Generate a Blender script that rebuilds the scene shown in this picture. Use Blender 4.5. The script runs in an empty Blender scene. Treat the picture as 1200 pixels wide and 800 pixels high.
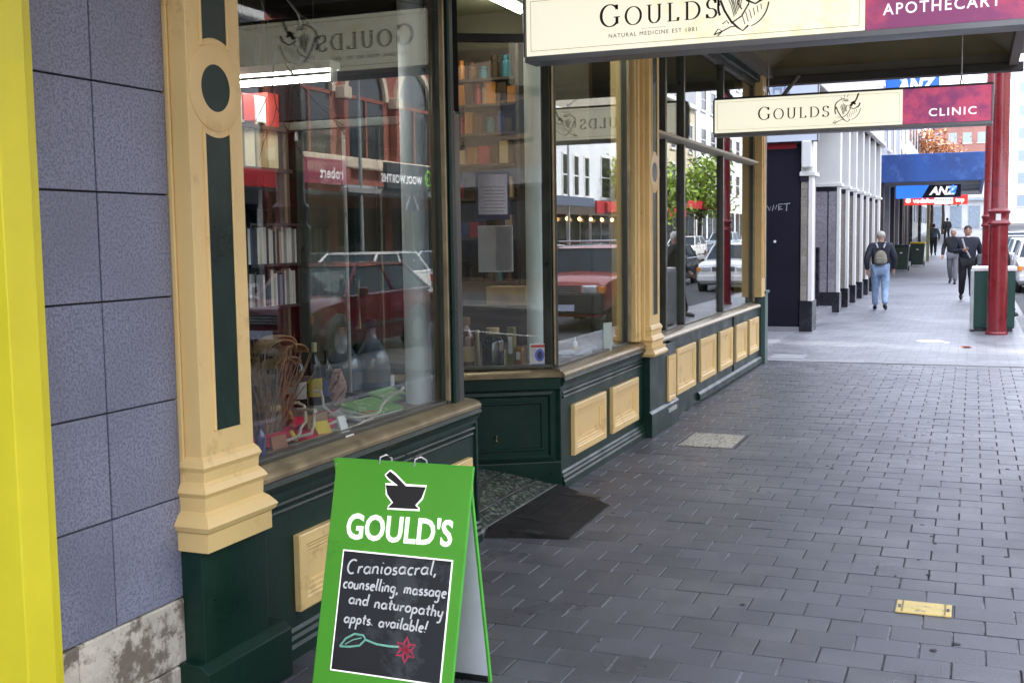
import bpy, bmesh, math, random
from mathutils import Vector, Matrix
random.seed(7)
R = math.radians
S = bpy.context.scene
COL = S.collection

# ------------------------------------------------------------------ camera
F_PX, YAW, PITCH, ROLL, EYE = 1336.65, -0.384534, 0.0909297, 0.0147593, 1.65
def _axes():
    cy, sy, cp, sp = math.cos(YAW), math.sin(YAW), math.cos(PITCH), math.sin(PITCH)
    cr, sr = math.cos(ROLL), math.sin(ROLL)
    f = Vector((sy*cp, cy*cp, -sp)); r = Vector((cy, -sy, 0)); d = f.cross(r)
    return cr*r + sr*d, -sr*r + cr*d, f
AX_R, AX_D, AX_F = _axes()
cam_d = bpy.data.cameras.new('camera'); cam = bpy.data.objects.new('camera', cam_d); COL.objects.link(cam)
cam_d.sensor_width = 36; cam_d.lens = 36*F_PX/1200; cam_d.clip_end = 3000; cam_d.clip_start = 0.05
m = Matrix.Identity(4)
for i in range(3):
    m[i][0] = AX_R[i]; m[i][1] = -AX_D[i]; m[i][2] = -AX_F[i]
m[0][3] = 0; m[1][3] = 0; m[2][3] = EYE
cam.matrix_world = m
S.camera = cam

# ------------------------------------------------------------------ light: bright overcast
SUN_EL, SUN_AZ = 46, -74           # degrees; azimuth measured from +Y towards +X
w = bpy.data.worlds.new("World"); S.world = w; w.use_nodes = True
nt = w.node_tree; nt.nodes.clear()
sky = nt.nodes.new('ShaderNodeTexSky'); sky.sky_type = 'NISHITA'; sky.sun_disc = False
sky.sun_elevation = R(SUN_EL); sky.sun_rotation = R(SUN_AZ); sky.air_density = 1.0; sky.dust_density = 3.0
mixw = nt.nodes.new('ShaderNodeMix'); mixw.data_type = 'RGBA'; mixw.inputs[0].default_value = 0.62
mixw.inputs[7].default_value = (11.0, 11.6, 13.4, 1)      # the cloud layer
nt.links.new(sky.outputs[0], mixw.inputs[6])
bg = nt.nodes.new('ShaderNodeBackground'); bg.inputs[1].default_value = 0.15
nt.links.new(mixw.outputs[2], bg.inputs[0])
wo = nt.nodes.new('ShaderNodeOutputWorld'); nt.links.new(bg.outputs[0], wo.inputs[0])
sd = bpy.data.lights.new('sun', 'SUN'); sd.energy = 3.6; sd.angle = R(4); sd.color = (1, .96, .9)
sun = bpy.data.objects.new('sun', sd); COL.objects.link(sun)
_dir = Vector((math.sin(R(SUN_AZ))*math.cos(R(SUN_EL)), math.cos(R(SUN_AZ))*math.cos(R(SUN_EL)), math.sin(R(SUN_EL))))
sun.rotation_euler = _dir.to_track_quat('Z', 'Y').to_euler()
sun.location = (20, 10, 40)
S.view_settings.view_transform = 'Standard'; S.view_settings.look = 'None'
S.view_settings.exposure = 1.6; S.view_settings.gamma = 1

# ------------------------------------------------------------------ survey helpers: where a sight line meets a known plane
def _ray(x, y): return AX_R*((x-600)/F_PX) + AX_D*((y-400)/F_PX) + AX_F
def gx(c, x, y): d = _ray(x, y); t = c/d.x; return Vector((c, d.y*t, EYE+d.z*t))
def gy(c, x, y): d = _ray(x, y); t = c/d.y; return Vector((d.x*t, c, EYE+d.z*t))
def gz(c, x, y): d = _ray(x, y); t = (c-EYE)/d.z; return Vector((d.x*t, d.y*t, c))
def hill(y):          # the street is level, then climbs gently
    if y < 38: return 0.
    if y < 65.5: return .0004*(y-38)**2
    return .3025+.022*(y-65.5)+(max(0, y-160)*.03)

# ------------------------------------------------------------------ materials
MATS = {}
def srgb(r, g, b):
    f = lambda c: (c/255/12.92) if c/255 <= .04045 else ((c/255+.055)/1.055)**2.4
    return (f(r), f(g), f(b))
def mat(name, col, rough=.5, var=.12, scale=6., bump=.0, bscale=60., metal=0., spec=.5, emit=0., col2=None, c2amt=.0, c2scale=3., coat=0., rnd=0., trans=0.):
    if name in MATS: return MATS[name]
    M = bpy.data.materials.new(name); M.use_nodes = True; n = M.node_tree.nodes; l = M.node_tree.links
    b = n['Principled BSDF']
    tc = {'Object': n.new('ShaderNodeNewGeometry').outputs['Position']}; nz = n.new('ShaderNodeTexNoise'); nz.inputs['Scale'].default_value = scale; nz.inputs['Detail'].default_value = 6
    l.new(tc['Object'], nz.inputs['Vector'])
    mr = n.new('ShaderNodeMapRange'); mr.inputs[3].default_value = 1-var; mr.inputs[4].default_value = 1+var
    mr.inputs[1].default_value = .3; mr.inputs[2].default_value = .7
    l.new(nz.outputs[0], mr.inputs[0])
    mx = n.new('ShaderNodeMix'); mx.data_type = 'RGBA'; mx.blend_type = 'MULTIPLY'; mx.inputs[0].default_value = 1
    mx.inputs[6].default_value = (*col, 1); l.new(mr.outputs[0], mx.inputs[7])
    out = mx.outputs[2]
    if col2:
        n2 = n.new('ShaderNodeTexNoise'); n2.inputs['Scale'].default_value = c2scale; n2.inputs['Detail'].default_value = 8; n2.inputs['Roughness'].default_value = .7
        l.new(tc['Object'], n2.inputs['Vector'])
        r2 = n.new('ShaderNodeMapRange'); r2.inputs[1].default_value = .62-c2amt*.35; r2.inputs[2].default_value = .68-c2amt*.3
        l.new(n2.outputs[0], r2.inputs[0])
        m2 = n.new('ShaderNodeMix'); m2.data_type = 'RGBA'; l.new(r2.outputs[0], m2.inputs[0]); l.new(out, m2.inputs[6]); m2.inputs[7].default_value = (*col2, 1)
        out = m2.outputs[2]
    if rnd:
        oi = n.new('ShaderNodeObjectInfo'); ge = n.new('ShaderNodeNewGeometry'); ad = n.new('ShaderNodeMath'); ad.operation = 'ADD'
        l.new(oi.outputs['Random'], ad.inputs[0]); l.new(ge.outputs['Random Per Island'], ad.inputs[1])
        fr = n.new('ShaderNodeMath'); fr.operation = 'FRACT'; l.new(ad.outputs[0], fr.inputs[0])
        r3 = n.new('ShaderNodeMapRange'); r3.inputs[3].default_value = 1-rnd; r3.inputs[4].default_value = 1+rnd; l.new(fr.outputs[0], r3.inputs[0])
        m3 = n.new('ShaderNodeMix'); m3.data_type = 'RGBA'; m3.blend_type = 'MULTIPLY'; m3.inputs[0].default_value = 1
        l.new(out, m3.inputs[6]); l.new(r3.outputs[0], m3.inputs[7]); out = m3.outputs[2]
    l.new(out, b.inputs['Base Color'])
    b.inputs['Roughness'].default_value = rough; b.inputs['Metallic'].default_value = metal
    b.inputs['Specular IOR Level'].default_value = spec; b.inputs['Coat Weight'].default_value = coat
    rr = n.new('ShaderNodeMapRange'); rr.inputs[3].default_value = max(0, rough-.08); rr.inputs[4].default_value = min(1, rough+.12); rr.inputs[1].default_value = .3; rr.inputs[2].default_value = .7
    l.new(nz.outputs[0], rr.inputs[0]); l.new(rr.outputs[0], b.inputs['Roughness'])
    if emit:
        b.inputs['Emission Strength'].default_value = emit; l.new(out, b.inputs['Emission Color'])
    if bump:
        nb = n.new('ShaderNodeTexNoise'); nb.inputs['Scale'].default_value = bscale; nb.inputs['Detail'].default_value = 4
        l.new(tc['Object'], nb.inputs['Vector'])
        bp = n.new('ShaderNodeBump'); bp.inputs['Strength'].default_value = bump; bp.inputs['Distance'].default_value = .01
        l.new(nb.outputs[0], bp.inputs['Height']); l.new(bp.outputs[0], b.inputs['Normal'])
    MATS[name] = M; return M

def glass_mat(name, tint=(.93, .96, .95), rough=0.0, f0=.05):
    # one surface of a real pane: Schlick reflectance, the rest goes straight through
    if name in MATS: return MATS[name]
    M = bpy.data.materials.new(name); M.use_nodes = True; n = M.node_tree.nodes; l = M.node_tree.links; n.clear()
    lw = n.new('ShaderNodeLayerWeight'); lw.inputs[0].default_value = .5
    p = n.new('ShaderNodeMath'); p.operation = 'POWER'; p.inputs[1].default_value = 4.6; l.new(lw.outputs['Facing'], p.inputs[0])
    mr = n.new('ShaderNodeMapRange'); mr.inputs[3].default_value = f0; mr.inputs[4].default_value = 1; l.new(p.outputs[0], mr.inputs[0])
    t = n.new('ShaderNodeBsdfTransparent'); t.inputs[0].default_value = (*tint, 1)
    g = n.new('ShaderNodeBsdfGlossy'); g.inputs['Roughness'].default_value = rough
    ms = n.new('ShaderNodeMixShader'); l.new(mr.outputs[0], ms.inputs[0]); l.new(t.outputs[0], ms.inputs[1]); l.new(g.outputs[0], ms.inputs[2])
    o = n.new('ShaderNodeOutputMaterial'); l.new(ms.outputs[0], o.inputs[0])
    MATS[name] = M; return M

ORD = ['first', 'second', 'third', 'fourth', 'fifth', 'sixth', 'seventh', 'eighth', 'ninth', 'tenth', 'eleventh', 'twelfth', 'thirteenth', 'fourteenth', 'fifteenth', 'sixteenth', 'seventeenth', 'eighteenth', 'nineteenth', 'twentieth', 'twenty-first', 'twenty-second', 'twenty-third', 'twenty-fourth']
# ------------------------------------------------------------------ mesh building
class Fr:      # local frame: a along, b outwards, c up
    def __init__(s, o, u, n, up=(0, 0, 1)): s.o = Vector(o); s.u = Vector(u).normalized(); s.n = Vector(n).normalized(); s.z = Vector(up)
    def __call__(s, a, b, c): return s.o + s.u*a + s.n*b + s.z*c
W = Fr((0, 0, 0), (1, 0, 0), (0, 1, 0))
class MB:
    def __init__(s): s.v = []; s.f = []
    def add(s, vs, fs):
        k = len(s.v); s.v += [tuple(p) for p in vs]; s.f += [tuple(i+k for i in f) for f in fs]; return s
    def box(s, x0, x1, y0, y1, z0, z1, F=W):
        vs = [F(a, b, c) for c in (z0, z1) for b in (y0, y1) for a in (x0, x1)]
        return s.add(vs, [(0, 2, 3, 1), (4, 5, 7, 6), (0, 1, 5, 4), (2, 6, 7, 3), (0, 4, 6, 2), (1, 3, 7, 5)])
    def quad(s, *p): return s.add(p, [(0, 1, 2, 3)])
    def prism(s, pts, d0, d1, F=W, ax='b'):   # polygon in (a,c) extruded along b; or (a,b) along c; or (b,c) along a
        f = {'b': lambda p, d: F(p[0], d, p[1]), 'c': lambda p, d: F(p[0], p[1], d), 'a': lambda p, d: F(d, p[0], p[1])}[ax]
        n = len(pts); vs = [f(p, d0) for p in pts]+[f(p, d1) for p in pts]
        return s.add(vs, [tuple(range(n))[::-1], tuple(range(n, 2*n))]+[(i, (i+1) % n, n+(i+1) % n, n+i) for i in range(n)])
    def rings(s, F, a0, a1, c0, c1, prof):    # picture-frame moulding: prof = [(inset, out)], last ring closed by a face
        vs = []
        for i, b in prof: vs += [F(a0+i, b, c0+i), F(a1-i, b, c0+i), F(a1-i, b, c1-i), F(a0+i, b, c1-i)]
        fs = [tuple(4*k+j if q == 0 else q for q, j in ()) for k in ()]
        for k in range(len(prof)-1):
            for j in range(4): fs.append((4*k+j, 4*k+(j+1) % 4, 4*k+4+(j+1) % 4, 4*k+4+j))
        k = 4*(len(prof)-1); fs.append((k, k+1, k+2, k+3)); return s.add(vs, fs)
    def tube(s, pts, r, n=8, cap=True):
        pts = [Vector(p) for p in pts]; m = len(pts); rs = r if isinstance(r, (list, tuple)) else [r]*m; vs = []
        ref = None
        for i, p in enumerate(pts):
            d = (pts[min(i+1, m-1)]-pts[max(i-1, 0)]).normalized()
            if ref is None: ref = Vector((0, 0, 1)) if abs(d.z) < .9 else Vector((1, 0, 0))
            u = d.cross(ref).normalized(); v = d.cross(u).normalized(); ref = -v if False else ref
            for k in range(n): a = 2*math.pi*k/n; vs.append(p+(u*math.cos(a)+v*math.sin(a))*rs[i])
        fs = [(i*n+k, i*n+(k+1) % n, (i+1)*n+(k+1) % n, (i+1)*n+k) for i in range(m-1) for k in range(n)]
        if cap: fs += [tuple(range(n))[::-1], tuple(range((m-1)*n, m*n))]
        return s.add(vs, fs)
    def lathe(s, c, prof, n=16, F=None):      # prof [(r,z)]
        c = Vector(c); vs = []; m = len(prof)
        for r, z in prof:
            for k in range(n):
                a = 2*math.pi*k/n; vs.append(c+Vector((r*math.cos(a), r*math.sin(a), z)))
        fs = [(i*n+k, i*n+(k+1) % n, (i+1)*n+(k+1) % n, (i+1)*n+k) for i in range(m-1) for k in range(n)]
        fs += [tuple(range(n))[::-1], tuple(range((m-1)*n, m*n))]
        return s.add(vs, fs)
    def ball(s, c, rx, ry, rz, n=10, m=7):
        c = Vector(c); vs = []
        for i in range(m+1):
            t = math.pi*(i/m) ; t = min(max(t, .04), math.pi-.04)
            for k in range(n): a = 2*math.pi*k/n; vs.append(c+Vector((rx*math.sin(t)*math.cos(a), ry*math.sin(t)*math.sin(a), -rz*math.cos(t))))
        fs = [(i*n+k, i*n+(k+1) % n, (i+1)*n+(k+1) % n, (i+1)*n+k) for i in range(m) for k in range(n)]
        fs += [tuple(range(n))[::-1], tuple(range(m*n, (m+1)*n))]
        return s.add(vs, fs)
    def stroke(s, F, pts, w, b0, b1):         # flat ribbon of varying width in the (a,c) plane, b0..b1 thick
        m = len(pts); vs = []
        for i, p in enumerate(pts):
            q0 = pts[max(i-1, 0)]; q1 = pts[min(i+1, m-1)]; dx, dy = q1[0]-q0[0], q1[1]-q0[1]; L = math.hypot(dx, dy) or 1e-6; dx /= L; dy /= L
            ww = (w(dx, dy) if callable(w) else w)/2
            for b in (b0, b1): vs += [F(p[0]-dy*ww, b, p[1]+dx*ww), F(p[0]+dy*ww, b, p[1]-dx*ww)]
        fs = []
        for i in range(m-1):
            k = 4*i; fs += [(k+2, k+3, k+7, k+6), (k, k+2, k+6, k+4), (k+1, k+5, k+7, k+3)]
        return s.add(vs, fs)
    def build(s, name, material, parent=None, smooth=False, bevel=0, kind=None, normals=True, label=None):
        me = bpy.data.meshes.new(name)
        off = Vector((0, 0, 0)); p = parent
        while p is not None: off += p.location; p = p.parent
        me.from_pydata([(x-off.x, y-off.y, z-off.z) for x, y, z in s.v], [], s.f)
        if normals or bevel:
            bm = bmesh.new(); bm.from_mesh(me)
            if normals: bmesh.ops.recalc_face_normals(bm, faces=bm.faces)
            if bevel:
                es = [e for e in bm.edges if len(e.link_faces) == 2 and e.calc_face_angle(0) > .6]
                bmesh.ops.bevel(bm, geom=es, offset=bevel, segments=1 if bevel < .004 else 2, affect='EDGES', profile=.5, clamp_overlap=True)
            bm.to_mesh(me); bm.free()
        if smooth:
            me.polygons.foreach_set('use_smooth', [True]*len(me.polygons))
            try: me.set_sharp_from_angle(angle=R(38))
            except Exception: pass
        me.materials.append(material)
        o = bpy.data.objects.new(name, me); COL.objects.link(o)
        if parent is not None: o.parent = parent
        if kind: o['kind'] = kind
        if label: o['label'] = label
        return o
def empty(name, loc=(0, 0, 0), label=None, cat=None, group=None, kind=None, parent=None):
    o = bpy.data.objects.new(name, None); COL.objects.link(o); o.location = loc; o.empty_display_size = .1
    return tag(o, label, cat, group, kind) if parent is None else _par(o, parent)
def _par(o, p): o.parent = p; return o
def tag(o, label=None, cat=None, group=None, kind=None):
    if label: o['label'] = label
    if cat: o['category'] = cat
    if group: o['group'] = group
    if kind: o['kind'] = kind
    return o
def copy_tree(o, parent=None):
    c = o.copy(); COL.objects.link(c)
    if parent is not None: c.parent = parent
    for ch in list(o.children): copy_tree(ch, c)
    return c
def place(o, loc, rz=0, label=None, group=None, s=None):
    o.location = loc; o.rotation_euler = (0, 0, rz)
    if s: o.scale = (s, s, s)
    if label: o['label'] = label
    if group: o['group'] = group
    return o

# ------------------------------------------------------------------ writing
def arc(cx, cy, rx, ry, a0, a1, n=12): return [(cx+rx*math.cos(R(a0+(a1-a0)*i/n)), cy+ry*math.sin(R(a0+(a1-a0)*i/n))) for i in range(n+1)]
SER = {   # serif capitals as pen strokes in a box of height 1: (width, [strokes])
 'G': (.95, [arc(.5, .5, .43, .5, 42, 318, 26), [(.84, .42), (.84, .1)], [(.68, .42), (.98, .42)], [(.83, .98), (.83, .76)]]),
 'O': (1.0, [arc(.5, .5, .44, .5, 0, 360, 30)]),
 'U': (.9, [[(.16, 1), (.16, .35)]+arc(.45, .33, .29, .33, 180, 360, 12)+[(.74, 1)], [(.02, 1), (.3, 1)], [(.62, 1), (.88, 1)]]),
 'L': (.7, [[(.18, 1), (.18, 0)], [(.04, 1), (.34, 1)], [(.04, 0.02), (.62, .02)], [(.62, .0), (.65, .2)]]),
 'D': (.95, [[(.18, 1), (.18, 0)], [(.04, .98), (.4, .98)]+arc(.4, .5, .47, .48, 90, -90, 16)+[(.04, .02)]]),
 'S': (.66, [arc(.32, .75, .23, .25, 30, 270, 14)+arc(.32, .25, .26, .25, 90, -150, 14), [(.54, .98), (.54, .78)], [(.08, .22), (.08, .0)]]),
}
def serif(mb, F, text, a, c, h, sp=.14, wt=.10, b0=.0, b1=.001, small=.82):
    for i, ch in enumerate(text):
        hh = h if i == 0 else h*small
        if ch == ' ': a += .4*hh; continue
        wd, st = SER[ch]
        for s_ in st:
            mb.stroke(F, [(a+x*hh, c+y*hh) for x, y in s_], lambda dx, dy: hh*(.04+wt*abs(dy)**1.4), b0, b1)
        a += (wd+sp)*hh
    return a
def text_mesh(txt, size, bold=0., sx=1., align='LEFT', space=1., ext=0.001, shear=0.):
    cu = bpy.data.curves.new('t', 'FONT'); cu.body = txt; cu.size = size; cu.offset = bold; cu.extrude = ext; cu.align_x = align; cu.space_character = space; cu.resolution_u = 3; cu.shear = shear
    o = bpy.data.objects.new('t', cu); COL.objects.link(o); dg = bpy.context.evaluated_depsgraph_get()
    me = bpy.data.meshes.new_from_object(o.evaluated_get(dg)); bpy.data.objects.remove(o)
    mb = MB(); vs = [(v.co.x*sx, v.co.y, v.co.z) for v in me.vertices]; fs = [tuple(p.vertices) for p in me.polygons]
    return vs, fs
def text(mb, F, txt, a, c, size, b=.001, **k):
    vs, fs = text_mesh(txt, size, **k); mb.add([F(a+x, b+z, c+y) for x, y, z in vs], fs)
def logo(mb, F, a, c, s, b0=.0, b1=.001, flip=1):     # mortar bowl, pestle and herb sprig drawn in ink strokes
    def st(p, w): mb.stroke(F, [(a+flip*x*s, c+y*s) for x, y in p], lambda dx, dy, w=w: w*s*(.35+.5*abs(dy)), b0, b1)
    st(arc(.5, .62, .44, .3, 200, 100, 10), .05); st(arc(.42, .5, .36, .38, 165, 205, 5), .05)
    st([(.1, .62), (.18, .42), (.3, .22), (.42, .1)], .05); st([(.3, .18), (.5, .3), (.62, .5)], .035)
    st([(.5, .42), (.42, .55), (.52, .66), (.64, .62), (.62, .48)], .03)
    st([(.58, .58), (.75, .5), (.93, .6), (.98, .72)], .07); st(arc(.6, .6, .4, .5, -10, -80, 10), .03)
    st([(.62, .62), (.72, .72), (.82, .68)], .13); st([(.74, .68), (.86, .9), (.92, 1.08)], .07)
    st([(.64, .72), (.74, .8), (.66, .62)], .08)
    st([(.42, .1), (.52, .03), (.62, .12)], .05); st([(.0, .0), (.14, .05), (.3, .12), (.42, .12)], .04)
    st([(-.02, -.01), (.06, .1), (.14, .05), (.05, -.03)], .03); st([(.14, .18), (.22, .24), (.26, .18)], .03)
    st([(.4, .95), (.42, 1.05)], .02); st([(.5, .95), (.55, 1.06)], .02); st([(.3, .9), (.27, .98)], .02)
    for q in range(7): st([(.24+.045*q, .74-.03*abs(q-3)), (.30+.03*q, .52), (.36+.02*q, .30+.03*q)], .018)
    for q in range(6): st([(.50+.07*q, .34+.03*q), (.56+.06*q, .14+.05*q)], .016)
    for q in range(4): st([(.34+.05*q, .80), (.38+.05*q, .90), (.46+.03*q, .80)], .03)
    st([(.28, .7), (.36, .5), (.4, .34)], .012); st([(.36, .74), (.44, .58)], .012)
# hand lettering, one pen line per stroke, x-height 1
def _o(cx=.45): return arc(cx, .5, .38, .48, 70, 430, 14)
HW = {'a': (1.0, [arc(.42, .48, .36, .46, 50, 360, 12)+[(.8, .95), (.8, .2), (.95, 0)]]), 'b': (.9, [[(.12, 1.9), (.12, .05)], arc(.45, .45, .34, .44, 160, -160, 14)]),
 'c': (.8, [arc(.46, .48, .36, .48, 50, 310, 12)]), 'd': (1.0, [arc(.4, .48, .34, .46, 50, 360, 12), [(.78, 1.95), (.76, .15), (.9, 0)]]),
 'e': (.85, [[(.12, .5), (.75, .62)]+arc(.44, .55, .33, .42, 20, 180, 8)+arc(.46, .45, .36, .46, 180, 310, 8)]),
 'g': (1.0, [arc(.42, .5, .35, .44, 50, 360, 12)+[(.78, .95), (.76, -.5)]+arc(.45, -.55, .32, .4, 0, -150, 8)]),
 'h': (.9, [[(.12, 1.9), (.12, 0)], [(.12, .6)]+arc(.42, .6, .28, .36, 160, 0, 8)+[(.72, 0)]]),
 'i': (.4, [[(.15, .95), (.15, .15), (.3, 0)], [(.17, 1.4), (.2, 1.5)]]), 'l': (.45, [[(.2, 2.0), (.16, .2), (.35, 0)]]),
 'm': (1.4, [[(.1, .95), (.1, 0)], [(.1, .6)]+arc(.36, .6, .24, .34, 160, 0, 7)+[(.6, 0)], [(.6, .6)]+arc(.88, .6, .26, .34, 160, 0, 7)+[(1.16, .1), (1.3, 0)]]),
 'n': (.95, [[(.1, .95), (.1, 0)], [(.1, .6)]+arc(.42, .58, .3, .36, 160, 0, 7)+[(.72, .1), (.88, 0)]]),
 'o': (.9, [_o()]), 'p': (.95, [[(.15, .95), (.12, -1.0)], arc(.45, .48, .34, .44, 160, -160, 14)]),
 'r': (.7, [[(.12, .95), (.12, 0)], [(.12, .55), (.32, .88), (.62, .9)]]), 's': (.75, [arc(.38, .72, .24, .22, 40, 260, 8)+arc(.36, .26, .28, .24, 80, -150, 8)]),
 't': (.65, [[(.3, 1.6), (.28, .2), (.5, 0)], [(.02, 1.02), (.62, 1.08)]]), 'u': (.95, [[(.1, .95)]+arc(.42, .35, .3, .33, 180, 350, 8)+[(.74, .95), (.76, .1), (.88, 0)]]),
 'v': (.8, [[(.06, .95), (.36, .02), (.72, .98)]]), 'y': (.9, [[(.1, .95)]+arc(.4, .45, .3, .35, 180, 340, 7), [(.74, .95), (.62, -.5)]+arc(.32, -.6, .3, .35, 10, -120, 7)]),
 ',': (.4, [[(.2, .12), (.1, -.35)]]), '.': (.4, [[(.12, .05), (.2, .1)]]), '!': (.45, [[(.35, 2.0), (.2, .5)], [(.14, .02), (.18, .1)]]),
 'C': (1.4, [arc(.75, .95, .62, .95, 55, 300, 16)]), ' ': (.7, []), "'": (.3, [])}
def handwrite(mb, F, txt, a, c, h, w, slope=0., b0=.0, b1=.001, slant=.12, sx=1.):
    a0 = a
    for ch in txt:
        wd, st = HW[ch]; j = random.uniform(-.08, .08)
        for s_ in st:
            mb.stroke(F, [(a+(x+y*slant)*h*sx, c+(y+j)*h+(a-a0+x*h)*slope) for x, y in s_], w, b0, b1)
        a += (wd+.12)*h*sx
    return a
# ================================================================== materials of the place
green = mat('green paint', (.006, .028, .019), .34, .18, 4, .12, 25, spec=.28, col2=(.010, .032, .024), c2amt=.22, c2scale=5)
cream = mat('cream paint', (.80, .57, .24), .42, .06, 3, .10, 30, col2=(.66, .45, .19), c2amt=.10, c2scale=5)
brass = mat('aged brass strip', (.34, .27, .16), .38, .25, 9, .1, 40, metal=.6)
bronze = mat('dark bronze frame', (.07, .075, .06), .35, .2, 8, metal=.4)
olive = mat('olive ceiling paint', (.15, .13, .055), .7, .15, 3)
slate = mat('blue grey terrazzo tile', (.245, .255, .345), .5, .16, 3.5, .15, 120, col2=(.15, .16, .225), c2amt=.42, c2scale=110, rnd=.10)
grout = mat('dark grout', (.05, .05, .055), .9)
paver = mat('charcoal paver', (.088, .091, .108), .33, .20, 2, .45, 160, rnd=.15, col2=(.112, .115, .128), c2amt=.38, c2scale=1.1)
sand = mat('pale joint sand', (.26, .26, .27), .9, .3, 30, col2=(.055, .055, .06), c2amt=.6, c2scale=1.1)
yellow = mat('yellow gloss paint', (.84, .74, .03), .4, .06, 4, .08, 20)
glass = glass_mat('window glass')
white_p = mat('white paint', (.78, .78, .76), .5, .06, 3)
black_p = mat('black paint', (.015, .015, .018), .4, .2, 6)
white_col = mat('pale grey column paint', (.72, .79, .79), .5, .08, 3)
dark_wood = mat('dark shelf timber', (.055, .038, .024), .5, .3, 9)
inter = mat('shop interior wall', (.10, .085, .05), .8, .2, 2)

# ================================================================== ground
def sheet(name, x0, x1, ys, dz, m, zf=hill):
    b = MB()
    for y0, y1 in zip(ys[:-1], ys[1:]):
        b.quad((x0, y0, zf(y0)+dz), (x1, y0, zf(y0)+dz), (x1, y1, zf(y1)+dz), (x0, y1, zf(y1)+dz))
    return b.build(name, m, kind='structure', smooth=True)
YS = [-60, 0, 20, 45]+[45+6*i for i in range(1, 20)]+[160, 220, 300, 420]
asphalt = mat('asphalt', (.055, .056, .06), .8, .2, 1.5, .6, 200, col2=(.10, .10, .10), c2amt=.2, c2scale=.6)
conc = mat('pale footpath concrete', (.24, .245, .26), .5, .12, .8, .3, 120, col2=(.22, .225, .245), c2amt=.4, c2scale=.6)
earth = mat('distant ground', (.16, .15, .11), .9, .3, .05)
sheet('ground', -700, 900, [-400]+YS[1:]+[1200], -.5, earth, lambda y: hill(min(y, 420)))
sheet('road', .93, 11.07, YS, -.14, asphalt)
b = MB()
for y in [-20+7*i for i in range(24)]: b.box(5.95, 6.05, y, y+3, hill(y)-.14, hill(y)-.134)
b.build('road_centre_marking', white_p, kind='structure')
far_walk = sheet('pavement', 11.2, 14.1, YS, 0, conc)
walk2 = sheet('pavement', -9, .78, [15.16, 19, 30, 45]+YS[4:], 0, conc)
for x0, x1 in ((.78, .93), (11.07, 11.2)):
    b = MB()
    for y in range(-20, 130):
        b.box(x0, x1, y*1.2, y*1.2+1.192, hill(y*1.2)-.3, hill(y*1.2)+.004)
    b.build('kerb', mat('granite kerb', (.30, .30, .31), .7, .2, 8, .3, 80), kind='stuff', bevel=0)
# slab joints in the concrete footpath beyond the lane
b = MB()
for k in range(8): b.box(-2.6, .78, 34+k*1.5, 34.012+k*1.5, .0005, .002)
b.build('slab_joint', mat('faint joint', (.15, .15, .165), .8), walk2, kind='stuff')

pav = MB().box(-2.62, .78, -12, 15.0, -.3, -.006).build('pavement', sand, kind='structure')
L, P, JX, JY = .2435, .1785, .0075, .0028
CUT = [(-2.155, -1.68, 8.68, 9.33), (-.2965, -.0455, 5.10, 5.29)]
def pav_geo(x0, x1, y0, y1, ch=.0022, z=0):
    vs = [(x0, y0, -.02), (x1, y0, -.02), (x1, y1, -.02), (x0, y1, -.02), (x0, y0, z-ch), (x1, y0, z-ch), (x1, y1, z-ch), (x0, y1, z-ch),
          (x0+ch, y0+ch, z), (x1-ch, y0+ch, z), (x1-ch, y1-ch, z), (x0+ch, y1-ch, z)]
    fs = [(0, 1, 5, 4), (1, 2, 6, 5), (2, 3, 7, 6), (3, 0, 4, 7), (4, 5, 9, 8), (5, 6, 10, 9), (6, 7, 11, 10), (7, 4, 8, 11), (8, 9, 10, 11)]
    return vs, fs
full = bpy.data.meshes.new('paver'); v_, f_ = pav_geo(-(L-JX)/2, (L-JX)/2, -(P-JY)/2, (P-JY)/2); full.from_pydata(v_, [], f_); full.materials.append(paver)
cells = []
for r in range(-40, 61):
    y0 = 4.394+P*r; y1 = y0+P
    if y1 > 15.0 or y0 < -2: continue
    for c in range(-12, 6):
        x0 = -.047+L*c+(0 if r % 2 == 0 else L/2); x1 = x0+L
        cells.append((x0, x1, y0, y1))
def seen(x, y):
    d = Vector((x, y, -EYE)); w_ = d.dot(AX_F)
    if w_ < .3: return 0
    px_, py_ = 600+F_PX*d.dot(AX_R)/w_, 400+F_PX*d.dot(AX_D)/w_
    return 1/w_ if -5 < px_ < 1205 and py_ < 812 else 0
wholes = []; rest = MB(); cut = []
for x0, x1, y0, y1 in cells:
    X0, X1 = max(x0, -2.50), min(x1, .775)
    if X1-X0 < .02: continue
    hit = [q for q in CUT if X0 < q[1]-.01 and X1 > q[0]+.01 and y0 < q[3]-.01 and y1 > q[2]+.01]
    if hit:
        q = hit[0]
        if X0 < q[0]-.015: rest.add(*pav_geo(X0+JX/2, q[0]-.004, y0+JY/2, y1-JY/2))
        if X1 > q[1]+.015: rest.add(*pav_geo(q[1]+.004, X1-JX/2, y0+JY/2, y1-JY/2))
        if y0 < q[2]-.02: rest.add(*pav_geo(max(X0, q[0])+JX/2, min(X1, q[1])-JX/2, y0+JY/2, q[2]-.004))
        if y1 > q[3]+.02: rest.add(*pav_geo(max(X0, q[0])+JX/2, min(X1, q[1])-JX/2, q[3]+.004, y1-JY/2))
        continue
    if X0 > x0+.001 or X1 < x1-.001: cut.append((X0, X1, y0, y1)); continue
    wholes.append((seen((x0+x1)/2, (y0+y1)/2), x0, x1, y0, y1))
wholes.sort(reverse=True)
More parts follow.
